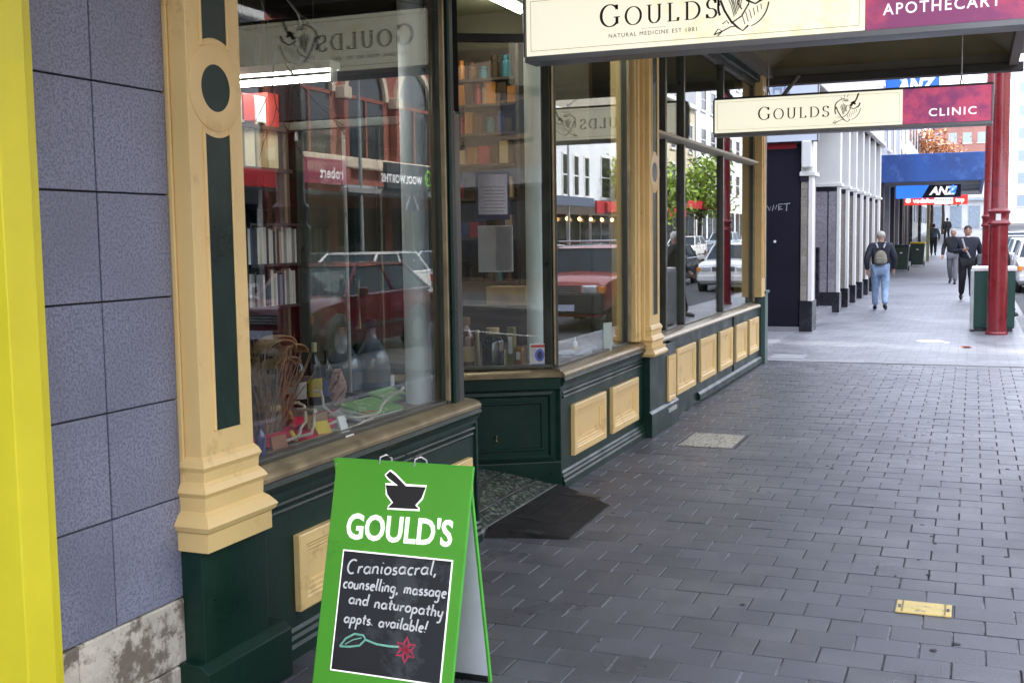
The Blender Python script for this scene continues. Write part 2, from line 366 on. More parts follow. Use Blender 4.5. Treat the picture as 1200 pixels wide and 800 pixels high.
for k, (sc, x0, x1, y0, y1) in enumerate(wholes):
    dz = random.uniform(-.0016, .0016)
    if k < 300 and sc > 0:
        o = bpy.data.objects.new('paver', full); COL.objects.link(o); o.parent = pav
        o.location = ((x0+x1)/2+random.uniform(-.001, .001), (y0+y1)/2, dz); o.rotation_euler = (random.uniform(-.004, .004), random.uniform(-.004, .004), random.uniform(-.004, .004))
    else: rest.add(*pav_geo(x0+JX/2, x1-JX/2, y0+JY/2, y1-JY/2, z=dz))
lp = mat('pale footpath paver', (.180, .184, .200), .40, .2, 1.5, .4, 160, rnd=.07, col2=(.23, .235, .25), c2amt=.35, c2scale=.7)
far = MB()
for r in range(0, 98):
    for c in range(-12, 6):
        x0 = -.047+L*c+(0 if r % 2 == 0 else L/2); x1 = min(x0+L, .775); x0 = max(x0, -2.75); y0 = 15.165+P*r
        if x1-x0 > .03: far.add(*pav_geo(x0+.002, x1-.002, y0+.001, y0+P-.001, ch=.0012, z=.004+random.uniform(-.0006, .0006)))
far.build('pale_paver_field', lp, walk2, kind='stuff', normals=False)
gum = MB()
for k in range(90):
    gx_, gy_ = random.uniform(-2.3, .7), random.uniform(3.6, 15); rr_ = random.uniform(.006, .016); gum.lathe((gx_, gy_, .0005), [(rr_, 0), (rr_*.8, .0022)], 8)
gum.build('chewing_gum_spots', mat('trodden gum', (.035, .035, .038), .7, .3, 40), pav, kind='stuff')
for x0, x1, y0, y1 in cut: rest.add(*pav_geo(x0+JX/2, x1-JX/2, y0+JY/2, y1-JY/2))
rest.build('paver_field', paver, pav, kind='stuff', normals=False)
MB().box(-2.62, .78, 15.0, 15.16, -.3, .004).build('edge_strip', mat('edge strip concrete', (.27, .275, .285), .7, .2, 3, .2, 90), kind='structure', bevel=.004)
b = MB().box(-2.5, -2.05, 15.2, 15.75, .0, .008); b.build('threshold_slab', mat('threshold concrete', (.27, .275, .285), .7, .1, 4, .2, 90), kind='structure')

# covers let into the pavers
speck = mat('speckled concrete', (.52, .49, .41), .8, .15, 8, .4, 90, col2=(.10, .09, .07), c2amt=.30, c2scale=45)
t = empty('inspection_cover', (-1.92, 9.0, 0), 'square speckled concrete inspection cover set in the dark pavers by the second pilaster', 'cover', 'covers let into the pavement')
MB().box(-2.145, -1.69, 8.69, 9.32, -.02, .001).build('frame', mat('cover frame steel', (.13, .13, .13), .5, metal=.5), t)
MB().box(-2.125, -1.71, 8.71, 9.30, -.02, .006).build('infill_slab', speck, t, bevel=.004)
for yy in (8.80, 9.2): MB().lathe((-1.92, yy, .0062), [(.016, 0), (.014, .001)], 10).build('lifting_eye', black_p, t)
t = empty('meter_box_cover', (-.17, 5.195, 0), 'small cream yellow oblong cover plate let into the dark pavers at lower right', 'cover', 'covers let into the pavement')
MB().box(-.293, -.049, 5.103, 5.287, -.02, .0).build('frame', black_p, t)
MB().box(-.286, -.056, 5.112, 5.278, -.02, .006).build('lid', mat('worn yellow plate', (.68, .52, .19), .5, .12, 12, .3, 60, col2=(.30, .24, .12), c2amt=.2, c2scale=18), t, bevel=.003)
for s_ in (-1, 1):
    MB().box(-.171+s_*.088-.004, -.171+s_*.088+.004, 5.118, 5.272, .0055, .0068).build('rib', mat('plate groove', (.28, .21, .07), .7), t)
    MB().box(-.171+s_*.1-.006, -.171+s_*.1+.006, 5.17, 5.21, .006, .0075).build('key_slot', black_p, t)

# ================================================================== tiled wall (left) and yellow frame
FT = Fr((-2.5, 0, 0), (0, 1, 0), (1, 0, 0))
t = empty('tiled_wall', (-2.5, 2.8, 0), 'blue grey tiled shop wall with worn stone plinth between yellow frame and first cream pilaster', 'wall')
MB().box(1.9, 3.16, -.4, -.016, 0, 3.6, FT).build('backing', grout, t)
ys = [2.12, 2.458, 2.7985, 3.138]; zs = [.435, .782, 1.121, 1.4685, 1.808, 2.1445, 2.482, 2.82, 3.158, 3.5]
for i in range(3):
    for j in range(9):
        g = .0022+random.uniform(0, .0012); pr = random.uniform(-.0015, .0015)
        MB().box(ys[i]+g, ys[i+1]-g, -.02, pr, zs[j]+g, zs[j+1]-g, FT).build('tile', slate, t, bevel=.0015)
worn = mat('worn painted plinth stone', (.60, .55, .46), .85, .2, 5, .8, 30, col2=(.20, .17, .13), c2amt=.42, c2scale=7)
for (y0, y1, z0, z1) in ((2.12, 2.62, .205, .432), (2.625, 3.138, .205, .432), (2.12, 2.74, 0, .2), (2.745, 3.138, 0, .2)):
    MB().box(y0, y1, -.02, random.uniform(.0, .006), z0, z1, FT).build('plinth_block', worn, t, bevel=.006)
t = empty('yellow_door_frame', (-2.45, 2.4, 0), 'bright yellow painted door frame standing at the far left of the photo', 'door frame')
MB().box(2.30, 2.405, -.02, .13, 0, 3.5, FT).build('outer_post', yellow, t, bevel=.004)
MB().box(2.407, 2.548, -.3, .016, 0, 3.5, FT).build('inner_post', yellow, t, bevel=.004)
MB().box(1.3, 2.4, -.1, -.05, 0, 2.6, FT).build('door_leaf', mat('door glass dark', (.03, .03, .035), .15), t)
# ================================================================== the shopfront
FA = Fr((-2.49, 0, 0), (0, 1, 0), (1, 0, 0))
shop = empty('shopfront', (-2.49, 9, 0), 'dark green and cream timber shopfront with large display windows and recessed entrance', 'shopfront')
def pilaster(y0, y1, xo, label, ringz, big=True, ybase=None, z_top=3.6, zlow=.60, inset_to=1.0):
    """cream pilaster with green inset panels, ring, stepped base and green plinth; xo = proud of frame FA"""
    w_ = y1-y0; p = MB().box(y0, y1, -.25, xo, zlow+.02, z_top, FA).build('pilaster', cream, shop, bevel=.003, label=label)
    m_ = w_*.27; cy_ = (y0+y1)/2; rad = .158
    # green inset: recessed look from a thin rim around it
    for z0, z1 in ((inset_to, ringz-rad*.84), (ringz+rad*.84, z_top-.1)):
        n = 8; half = w_/2-m_; pts = []
        if z1 > ringz:   # upper inset: lower edge scooped by the ring
            pts = [(y1-m_, z1), (y0+m_, z1)]+[(cy_+half*(-1+2*k/n), ringz+math.sqrt(max((rad*1.06)**2-(half*(-1+2*k/n))**2, 0))) for k in range(n+1)]
        else:
            pts = [(y0+m_, z0), (y1-m_, z0)]+[(cy_+half*(1-2*k/n), ringz-math.sqrt(max((rad*1.06)**2-(half*(1-2*k/n))**2, 0))) for k in range(n+1)]
        MB().prism(pts, xo-.01, xo+.0015, FA).build('inset_panel', green, p)
        for e in ((y0+m_-.012, y0+m_), (y1-m_, y1-m_+.012)):
            MB().box(e[0], e[1], xo-.01, xo+.007, z0, z1, FA).build('bead', cream, p, bevel=.002)
    n = 36; rr = [(w_*.49, 0), (w_*.49, .0025), (w_*.47, .004), (.088, .004), (.080, .0025), (.080, .001)]
    vs = []
    for r_, o_ in rr:
        for k in range(n): a = 2*math.pi*k/n; vs.append(FA(cy_+r_*math.cos(a), xo+o_, ringz+r_*math.sin(a)))
    fs = [(i*n+k, i*n+(k+1) % n, (i+1)*n+(k+1) % n, (i+1)*n+k) for i in range(len(rr)-1) for k in range(n)]
    MB().add(vs, fs).build('ring', cream, p, smooth=True)
    MB().add([FA(cy_+.081*math.cos(2*math.pi*k/n), xo+.002, ringz+.081*math.sin(2*math.pi*k/n)) for k in range(n)], [tuple(range(n))]).build('boss', green, p)
    # stepped base: profile (out, z) wraps front and near side
    prof = [(0, .92), (.012, .905), (.02, .885), (.012, .868), (.010, .835), (.022, .822), (.034, .80), (.022, .782), (.02, .735), (.035, .722), (.052, .70), (.058, .69), (.05, .672), (.04, .665), (.04, zlow), (0, zlow)]
    vs = []; k = len(prof)
    for o_, z_ in prof: vs += [FA(y0-o_, -.06, z_), FA(y0-o_, xo+o_, z_), FA(y1+o_, xo+o_, z_), FA(y1+o_, -.06, z_)]
    fs = []
    for i in range(k-1):
        for j in range(3): fs.append((4*i+j, 4*i+j+1, 4*i+5+j, 4*i+4+j))
    fs.append((4*k-4, 4*k-3, 4*k-2, 4*k-1)); MB().add(vs, fs).build('base_moulding', cream, p)
    return p
# first pilaster (near)
p1 = pilaster(3.152, 3.452, .072, None, 2.172)
MB().box(3.1395, 3.150, -.2, .004, 0, 3.6, FA).build('edge_strip', cream, p1, bevel=.003)
pl = MB().box(3.125, 3.505, -.06, .075, .205, .600, FA).build('plinth', green, shop, bevel=.004)
MB().prism([(-.06, 0), (.112, 0), (.112, .185), (.076, .212), (-.06, .212)], 3.09, 3.60, FA, 'a').build('plinth_foot', green, pl, bevel=.004)
# second pilaster
p2 = pilaster(8.985, 9.30, .065, None, 2.16, zlow=.79-.05)
for q in ((8.80, 8.84, .0), (8.845, 8.90, .012), (8.905, 8.94, .002), (8.942, 8.983, .03)):
    MB().box(q[0], q[1], -.2, q[2], .80, 3.6, FA).build('architrave_strip', cream, p2, bevel=.004)
pl = MB().box(9.0, 9.86, -.06, .06, .205, .715, FA).build('plinth', green, shop, bevel=.004)
MB().box(8.97, 9.42, -.06, .09, .700, .742, FA).build('cap', green, pl, bevel=.01)
MB().prism([(-.06, 0), (.085, 0), (.085, .19), (.062, .212), (-.06, .212)], 8.97, 9.9, FA, 'a').build('plinth_foot', green, pl, bevel=.004)
# end pilaster
pe = MB().box(14.35, 14.62, -.3, .05, .86, 3.6, FA).build('pilaster', cream, shop, bevel=.004)
MB().box(14.40, 14.44, .04, .062, 1.1, 3.4, FA).build('bead', cream, pe); MB().box(14.52, 14.56, .04, .062, 1.1, 3.4, FA).build('bead', cream, pe)
MB().box(14.60, 14.80, -.3, .055, 0, .90, FA).build('plinth', mat('grey green paint', (.09, .15, .14), .4, .15, 5), shop, bevel=.006)
MB().box(14.56, 14.84, -.3, .07, .895, .93, FA).build('plinth_cap', mat('grey green paint', (.09, .15, .14)), shop, bevel=.005)

# ---- stall risers under the windows
def riser(F, a0, a1, ztop, name='stall_riser'):
    r_ = MB().box(a0, a1, -.10, 0, 0, ztop, F).build(name, green, shop)
    # top mouldings
    MB().prism([(-.02, ztop-.02), (.035, ztop-.02), (.042, ztop-.04), (.03, ztop-.055), (.022, ztop-.075), (.012, ztop-.08), (.012, ztop-.10), (.0, ztop-.10), (-.02, ztop-.10)], a0, a1, F, 'a').build('top_moulding', green, r_)
    MB().prism([(-.01, ztop-.118), (.012, ztop-.118), (.016, ztop-.127), (.010, ztop-.136), (-.01, ztop-.136)], a0+.03, a1-.03, F, 'a').build('reed', green, r_)
    MB().prism([(-.01, ztop-.148), (.010, ztop-.148), (.014, ztop-.156), (.008, ztop-.164), (-.01, ztop-.164)], a0+.05, a1-.05, F, 'a').build('reed', green, r_)
    # skirting
    MB().prism([(-.01, 0), (.034, 0), (.034, .045), (.026, .058), (.026, .075), (.018, .088), (.018, .102), (.008, .115), (-.01, .115)], a0, a1, F, 'a').build('skirting', green, r_)
    return r_
PROF = [(0, -.01), (0, .026), (.006, .030), (.045, .030), (.052, .024), (.060, .024), (.066, .017), (.078, .017), (.084, .010), (.10, .010), (.104, .002)]
PROF2 = [(0, -.01), (0, .022), (.005, .026), (.05, .026), (.058, .018), (.075, .016), (.08, .004)]
r1 = riser(FA, 3.5, 5.60, .755)
for a in ((3.80, 4.53), (4.78, 5.50)): MB().rings(FA, a[0], a[1], .172, .482, PROF).build('cream_panel', cream, r1)
MB().box(5.585, 5.612, -.1, .012, 0, .66, FA).build('corner_bead', green, r1, bevel=.005)
r2 = riser(FA, 6.965, 8.985, .755)
for a in ((7.19, 7.905), (8.075, 8.775)): MB().rings(FA, a[0], a[1], .18, .525, PROF).build('cream_panel', cream, r2)
MB().box(6.945, 6.975, -.1, .014, 0, .69, FA).build('corner_bead', green, r2, bevel=.006)
r3 = MB().box(9.86, 14.6, -.10, 0, 0, .755, FA).build('stall_riser', green, shop)
MB().prism([(-.01, .03), (.030, .03), (.030, .085), (.010, .11), (-.01, .11)], 10.98, 14.58, FA, 'a').build('skirting', green, r3)
MB().box(12.775, 12.805, -.01, .012, .02, .755, FA).build('joint_cover', black_p, r3)
for a0, a1 in ((10.08, 10.83), (11.05, 11.77), (11.98, 12.67), (12.87, 13.53), (13.7, 14.32)):
    q = MB().rings(FA, a0, a1, .20, .62, PROF2).build('cream_panel', cream, r3)
MB().rings(Fr((-2.43, 0, 0), (0, 1, 0), (1, 0, 0)), 9.56, 9.82, .215, .61, [(0, -.01), (0, .016), (.03, .016), (.04, .008), (.05, .008)]).build('cream_panel', cream, pl)
MB().box(9.5, 9.78, .084, .094, .13, .165, FA).build('plinth_label_strip', mat('pale metal strip', (.5, .52, .5), .4, metal=.6), pl)

# ---- window frames, sills and panes on the street line
def sill(F, a0, a1, z=.795, parent=shop):
    s_ = MB().prism([(-.16, z), (.0, z-.012), (.028, z-.024), (.040, z-.040), (.038, z-.056), (.0, z-.058), (-.16, z-.058)], a0, a1, F, 'a').build('sill', brass, parent, smooth=True)
    return s_
def window(F, a0, a1, z0, z1, muls=(), trans=None, gb=-.075, name='display_window', fr=.045):
    wdw = MB().box(a0, a0+fr, gb-.03, gb+.035, z0, z1, F).box(a1-fr, a1, gb-.03, gb+.035, z0, z1, F).box(a0+fr, a1-fr, gb-.03, gb+.033, z1-fr, z1, F).box(a0+fr, a1-fr, gb-.03, gb+.028, z0, z0+.022, F).build(name, bronze, shop, bevel=.004)
    for a in (a0+fr-.008, a1-fr-.006): MB().box(a, a+.014, gb+.02, gb+.046, z0+.02, z1-.02, F).build('glazing_bead', brass, wdw, bevel=.003)
    cuts = [a0+fr*.6]+list(muls)+[a1-fr*.6]
    for m_ in muls: MB().box(m_-.03, m_+.03, gb-.035, gb+.04, z0+.02, z1-.02, F).build('mullion', bronze, wdw, bevel=.006)
    zz = [z0+.012]+([trans] if trans else [])+[z1-.03]
    for i in range(len(cuts)-1):
        for j in range(len(zz)-1):
            MB().box(cuts[i]+.004, cuts[i+1]-.004, gb-.003, gb+.003, zz[j]+.002, zz[j+1]-.002, F).build('pane', glass, wdw)
    if trans:
        MB().prism([(gb-.04, trans-.03), (gb+.05, trans-.03), (gb+.085, trans-.008), (gb+.085, trans+.012), (gb+.05, trans+.028), (gb-.04, trans+.028)], a0+.01, a1-.01, F, 'a').build('transom', mat('pale transom paint', (.5, .45, .33), .4, .1, 5), wdw, smooth=True)
    return wdw
sill(FA, 3.44, 5.60)
w1 = window(FA, 3.44, 5.40, .785, 3.50)
sill(FA, 6.965, 8.98)
w2 = window(FA, 6.955, 8.80, .785, 3.50)
sill(FA, 9.3, 14.36)
w3 = window(FA, 9.36, 14.36, .785, 3.50, muls=(9.93, 10.62, 12.42), trans=2.52)
MB().box(5.40, 5.455, -.16, -.02, .78, 3.5, FA).build('corner_post', green, shop, bevel=.01)
MB().box(5.456, 5.50, -.16, -.035, .78, 3.5, FA).build('corner_post', brass, shop, bevel=.01)

# ---- entrance recess: splayed return on the far side, straight return on the near side
FS = Fr((-2.483, 6.962, 0), (-.857, -.515, 0), (.515, -.857, 0))
rs = MB().box(0, 1.18, -.10, 0, 0, .755, FS).build('splayed_riser', green, shop)
MB().box(0, 1.18, -.01, .025, .66, .745, FS).build('top_moulding', green, rs, bevel=.008)
MB().rings(FS, .05, 1.12, .20, .65, [(0, -.01), (0, .014), (.02, .018), (.035, .006), (.06, .006), (.066, .012), (.078, .012), (.084, 0.003)]).build('green_panel', green, rs)
MB().box(0, 1.18, -.01, .022, 0, .19, FS).build('skirting', green, rs, bevel=.008)
sill(FS, .0, 1.18, .80)
ws = window(FS, .005, 1.16, .80, 3.40, trans=None, gb=-.05, fr=.026)
MB().box(.04, 1.13, -.09, -.02, 2.885, 2.93, FS).build('transom', black_p, ws)
tp = MB().lathe(FS(.43, .012, .365), [(.012, 0), (.012, .004)], 8).tube([FS(.43, .0, .37), FS(.43, .03, .37), FS(.43, .034, .34), FS(.43, .02, .325)], .006, 6).build('tap', mat('tap brass', (.35, .3, .18), .4, metal=.8), rs, smooth=True)
# near return (seen only from the side)
FN = Fr((-2.5, 5.56, 0), (-1, 0, 0), (0, 1, 0))
rn = MB().box(0.02, 1.15, -.08, 0, 0, .745, FN).build('near_riser', green, shop)
wn = window(FN, .02, 1.15, .785, 2.30, gb=-.06, name='display_window'); MB().box(.02, 1.15, -.1, -.03, 2.31, 3.45, FN).build('transom_panel', mat('matt black board', (.008, .008, .008), .95, spec=.1), shop)  # opaque panel added to stop the lit tube mirroring in the return glass
# floor of the recess rises towards the door
terr = mat('dark green terrazzo', (.028, .034, .03), .5, .2, 8, .1, 60, spec=.3, col2=(.17, .20, .15), c2amt=.36, c2scale=38)
ra = MB(); prof_ = [(-2.50, .030), (-2.75, .115), (-3.0, .185), (-3.4, .20), (-4.2, .20)]
for (xa, za), (xb, zb) in zip(prof_[:-1], prof_[1:]):
    ra.quad((xa, 5.5, za), (xb, 5.5, zb), (xb, 7.2, zb), (xa, 7.2, za))
ra.quad((-2.50, 5.5, 0), (-2.50, 7.0, 0), (-2.50, 7.0, .03), (-2.50, 5.5, .03))
ra = ra.build('terrazzo_ramp', terr, shop)
for xx, zz in ((-2.62, .074), (-2.80, .132), (-2.93, .168)): MB().tube([(xx, 5.56, zz), (xx, 6.96, zz)], .006, 6).build('divider_strip', black_p, ra)
MB().box(-2.512, -2.488, 5.6, 6.96, .0, .036).build('nosing', mat('pale metal strip', (.5, .52, .5)), ra, bevel=.004)
dr = MB().box(-3.62, -3.57, 5.60, 6.36, .2, .35).box(-3.62, -3.57, 5.60, 6.36, 2.35, 2.5).box(-3.62, -3.57, 5.60, 5.72, .35, 2.35).box(-3.62, -3.57, 6.24, 6.36, .35, 2.35).build('entrance_door', green, shop, bevel=.004)
MB().box(-3.6, -3.592, 5.71, 6.25, .34, 2.36).build('pane', glass, dr)
MB().tube([(-3.55, 6.2, 1.1), (-3.53, 6.2, 1.1), (-3.53, 6.2, 1.4), (-3.55, 6.2, 1.4)], .012, 8).build('handle', mat('tap brass', (.35, .3, .18)), dr)
MB().box(-3.63, -3.56, 5.58, 6.38, 2.5, 3.4).build('fanlight', glass_mat('window glass'), shop)
MB().box(-3.9, -2.5, 5.5, 7.0, 3.42, 3.46).build('porch_ceiling', olive, shop)
# head of the shopfront and storey above
MB().box(3.1, 14.7, -.2, .02, 3.5, 3.95, FA).build('fascia', green, shop, bevel=.01)
MB().box(-14, 14.98, -.4, -.02, 3.95, 8.5, FA).build('upper_wall', mat('painted render', (.55, .5, .38), .8, .1, 1), shop)
MB().box(-14, 2.29, -.4, -.05, 0, 3.95, FA).build('side_wall', mat('painted render', (.55, .5, .38)), shop)
MB().box(14.80, 15.0, -8, .0, 0, 8.5, FA).build('end_wall', mat('dark render', (.08, .08, .09), .8, .1, 1), shop)
# interior shell
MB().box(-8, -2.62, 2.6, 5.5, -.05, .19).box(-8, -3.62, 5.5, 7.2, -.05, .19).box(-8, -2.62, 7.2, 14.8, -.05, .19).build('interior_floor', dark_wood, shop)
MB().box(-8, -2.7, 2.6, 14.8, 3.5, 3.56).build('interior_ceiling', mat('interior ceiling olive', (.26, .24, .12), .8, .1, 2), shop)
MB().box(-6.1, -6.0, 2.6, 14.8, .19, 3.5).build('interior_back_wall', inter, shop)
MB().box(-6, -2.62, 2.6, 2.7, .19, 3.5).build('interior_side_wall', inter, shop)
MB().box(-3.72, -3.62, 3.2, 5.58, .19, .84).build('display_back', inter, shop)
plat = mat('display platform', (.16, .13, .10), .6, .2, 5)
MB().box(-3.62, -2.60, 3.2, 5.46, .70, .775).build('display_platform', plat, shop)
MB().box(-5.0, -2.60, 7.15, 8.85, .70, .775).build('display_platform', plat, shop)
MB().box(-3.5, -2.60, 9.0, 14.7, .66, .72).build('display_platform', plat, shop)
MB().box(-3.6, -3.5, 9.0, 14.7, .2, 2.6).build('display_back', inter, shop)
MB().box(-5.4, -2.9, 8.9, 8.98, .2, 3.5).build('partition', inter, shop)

# ================================================================== awning over the pavement
beam = mat('awning beam paint', (.17, .155, .13), .6, .15, 4)
soff = mat('soffit boards', (.17, .14, .065), .7, .18, 2.5)
aw = empty('street_awning', (-1, 8, 3.6), 'long olive brown awning with beams over the pavement in front of the green shopfront', 'awning')
MB().box(-2.47, .42, 14.78, 14.86, 3.60, 3.78).build('end_beam', beam, aw, bevel=.006)
MB().box(-2.47, .50, 14.74, 14.92, 3.50, 3.60).build('end_beam_flange', mat('dark beam', (.06, .055, .05), .6), aw, bevel=.006)
MB().box(.34, .44, .9, 14.8, 3.56, 3.80).build('edge_beam', beam, aw, bevel=.008)
MB().box(.44, .56, .9, 14.86, 3.70, 4.05).build('gutter', mat('gutter metal', (.33, .31, .28), .5, .1, 3), aw, bevel=.02)
MB().box(-2.47, -2.37, .9, 14.8, 3.58, 3.80).build('wall_plate', beam, aw)
so = MB()   # coffered soffit: flat middle with sloping sides
for y0, y1 in ((.9, 2.4), (2.5, 8.3), (8.4, 14.78)):
    X0, X1, i_ = -2.37, .34, .42; zb, zt = 3.70, 3.98
    o_ = [(X0, y0, zb), (X1, y0, zb), (X1, y1, zb), (X0, y1, zb)]; n_ = [(X0+i_, y0+i_, zt), (X1-i_, y0+i_, zt), (X1-i_, y1-i_, zt), (X0+i_, y1-i_, zt)]
    so.add(o_+n_, [(4, 5, 6, 7), (0, 1, 5, 4), (1, 2, 6, 5), (2, 3, 7, 6), (3, 0, 4, 7)])
so.build('soffit', soff, aw, normals=False)
for y in (2.45, 8.35): MB().box(-2.37, .34, y-.05, y+.05, 3.6, 3.8).build('cross_beam', beam, aw, bevel=.006)
MB().box(-2.5, .5, .9, 14.86, 4.05, 4.10).build('roof_sheet', mat('gutter metal', (.33, .31, .28)), aw)
MB().tube([(-2.42, 14.7, 3.15), (-2.05, 14.7, 3.60)], .025, 8).build('brace', beam, aw)
MB().tube([(-2.42, 8.35, 3.1), (-1.95, 8.35, 3.62)], .025, 8).build('brace', beam, aw)
redp = mat('oxblood gloss paint', (.21, .012, .018), .30, .12, 5, coat=.4, col2=(.14, .01, .015), c2amt=.2, c2scale=4)
def post(x, y, h, parent, name='post'):
    p_ = MB().lathe((x, y, 0), [(.148, 0), (.148, .5), (.144, .9), (.140, 1.60), (.140, 1.72), (.165, 1.735), (.172, 1.76), (.158, 1.785), (.142, 1.81), (.148, 1.90), (.166, 1.925), (.166, 1.95), (.148, 1.97), (.127, 2.0), (.122, 3.2), (.115, h-.1), (.16, h-.05), (.16, h)], 20).build(name, redp, parent, smooth=True)
    return p_
post(.58, 8.85, 3.70, aw); post(.58, 1.6, 3.70, aw)
for (x, y) in ((.365, 19.62), (.31, 26.9)):
    lab = {19: 'tall oxblood red cast iron post standing in front of the green street bin', 26: 'oxblood red cast iron post just behind the nearest red post'}[int(y)]
    t = empty('verandah_post', (x, y, 0), lab, 'post', 'red cast iron posts along the kerb'); post(x, y, 5.6, t, 'shaft')
    MB().lathe((x, y, 0), [(.17, 0), (.17, .03), (.158, .05)], 20).build('foot', redp, t)
    MB().lathe((x, y, 5.6), [(.17, 0), (.17, .06), (.06, .1), (.09, .2), (.05, .3), (.01, .34)], 16).build('finial', redp, t, smooth=True)
MB().add(*(lambda s: ([(0.365+.151*math.sin(a), 19.62-.151*math.cos(a), z) for z in (1.80, 1.905) for a in (-.35, -.1, .15)], [(0, 1, 4, 3), (1, 2, 5, 4)]))(0)).build('sticker', white_p, bpy.data.objects['verandah_post'], normals=False)

# ---- the two hanging light box signs
face = mat('cream sign face', (.82, .79, .63), .35, .03, 1.2, emit=.34, col2=(.76, .72, .46), c2amt=.2, c2scale=.9)
mag = mat('magenta sign face', (.42, .065, .13), .35, .12, 1.2, emit=.35, col2=(.20, .045, .13), c2amt=.4, c2scale=1.0)
ink = mat('sign ink', (.02, .018, .008), .6); inkw = mat('sign white lettering', (.9, .86, .86), .5, emit=.35)
sfr = mat('sign frame aluminium', (.30, .30, .31), .4, .1, 6, metal=.5); sfd = mat('sign rim dark olive', (.05, .05, .035), .5)
def hanging(y, x0, x1, xs, z0, z1, word, lab, sub, gx0, gh, gc, wsize, wx, wc, lx, lc, ls, rods):
    t = empty('hanging_sign', ((x0+x1)/2, y, z0), lab, 'sign', 'light box signs hanging under the awning')
    Fs = Fr((0, y, 0), (1, 0, 0), (0, -1, 0))
    MB().box(x0, x1, y-.0, y+.16, z0+.02, z1-.012).build('light_box', sfd, t, bevel=.004)
    MB().box(x0-.004, x1+.012, -.165, .016, z0-.012, z0+.022, Fs).build('bottom_rail', sfr, t, bevel=.003)
    MB().box(x0-.003, x1+.012, -.165, .012, z1-.012, z1+.006, Fs).build('top_rail', sfd, t, bevel=.003)
    MB().box(x1+.001, x1+.014, -.165, .014, z0+.02, z1-.012, Fs).build('side_rail', sfr, t); MB().box(x0-.012, x0, -.165, .014, z0+.02, z1-.012, Fs).build('side_rail', sfr, t)
    fc = MB().box(x0+.004, xs, .0, .004, z0+.024, z1-.014, Fs).build('cream_face', face, t)
    mc = MB().box(xs+.001, x1-.002, .0, .0045, z0+.024, z1-.014, Fs).build('magenta_face', mag, t)
    bk = MB().box(x0+.004, x1-.004, -.168, -.160, z0+.024, z1-.014, Fs).build('rear_face', face, t)
    b = MB(); e = .03; l_ = .0022
    for q in ((x0+e, xs-e, z0+e+.02, z0+e+.02+l_), (x0+e, xs-e, z1-e-.01, z1-e-.01+l_), (x0+e, x0+e+l_, z0+e+.02, z1-e-.01), (xs-e, xs-e+l_, z0+e+.02, z1-e-.01)): b.box(q[0], q[1], .004, .0052, q[2], q[3], Fs)
    b.build('border_line', mat('border gold line', (.35, .30, .15), .6), fc)
    b = MB(); serif(b, Fs, 'GOULDS', gx0, gc, gh, sp=.27, wt=.095, b0=.004, b1=.0055); b.build('lettering', ink, fc, normals=False)
    b = MB(); logo(b, Fs, lx, lc, ls, .004, .0055); b.build('mortar_emblem', ink, fc, normals=False)
    if sub:
        b = MB(); text(b, Fs, 'NATURAL MEDICINE EST 1881', gx0+.05, gc-.062, .031, b=.005, space=1.25); b.box(gx0+.24, gx0+.38, .004, .005, gc-.026, gc-.0245, Fs); b.build('small_lettering', mat('grey lettering', (.22, .21, .17), .6), fc, normals=False)
    b = MB(); text(b, Fs, word, wx, wc, wsize, b=.0055, bold=wsize*.012, space=1.22, sx=1.12 if word == 'CLINIC' else .94); b.build('lettering', inkw, mc, normals=False)
    for rx in rods: 
        MB().tube([(rx-.012, y+.08, z1), (rx, y+.08, z1+.09), (rx+.0, y+.08, 3.98)], .008, 6).tube([(rx+.02, y+.08, z1), (rx, y+.08, z1+.09)], .006, 6).build('hanging_rod', sfr, t)
hanging(6.28, -2.425, .32, -.545, 2.665, 3.035, 'APOTHECARY', 'near cream and magenta hanging sign with black serif name and white APOTHECARY', True, -1.978, .120, 2.818, .080, -.455, 2.758, -1.325, 2.728, .29, (-1.9, -.1))
hanging(11.42, -2.415, .128, -.642, 2.625, 2.985, 'CLINIC', 'farther cream and magenta hanging sign reading CLINIC on its right end', False, -1.985, .122, 2.757, .10, -.415, 2.712, -1.27, 2.69, .25, (-1.9, -.135))
# ================================================================== sandwich board
def onF(F, px_, py_, b=0.):      # sight line meets the plane of a frame: returns (a, c)
    up = F.z; nrm = F.u.cross(up).normalized(); o = F.o+F.n*b; d = _ray(px_, py_); e = Vector((0, 0, EYE))
    t_ = nrm.dot(o-e)/nrm.dot(d); q = e+d*t_-o; return q.dot(F.u), q.dot(up)
up = Vector((.022, .197, .85)).normalized(); u_ = Vector((1, .006, 0)).normalized(); n_ = u_.cross(up).normalized()
FB = Fr((-2.182, 3.402, .0), u_, n_, up)
lime = mat('lime green paint', (.10, .44, .035), .42, .06, 3, .08, 20, col2=(.08, .33, .03), c2amt=.08, c2scale=5)
lime_edge = mat('bright green edge paint', (.12, .62, .07), .45, .08, 12)
chalkb = mat('blackboard paint', (.022, .024, .030), .6, .2, 4, col2=(.06, .065, .075), c2amt=.3, c2scale=5)
chalk = mat('white chalk pen', (.85, .85, .85), .7, .08, 40); board_in = mat('pale lilac inner board', (.80, .80, .88), .6, .1, 2)
t = empty('sandwich_board', (-1.9, 3.6, 0), 'green folding sandwich board with chalkboard notice and mortar emblem on the pavers', 'sandwich board')
BW, BH = .547, .875
fb = MB().box(0, BW, -.016, 0, 0, BH, FB).build('front_board', lime, t, bevel=.003)
MB().box(BW-.0005, BW+.0012, -.0145, -.0015, .002, BH-.002, FB).build('board_edge', lime_edge, fb); MB().box(0, BW, -.0145, -.0015, BH-.0005, BH+.0012, FB).build('board_edge', lime_edge, fb)
up2 = Vector((.01, -.185, .85)).normalized(); n2 = up2.cross(u_).normalized()
FB2 = Fr((-2.175, 3.797, .0), u_, n2, up2)
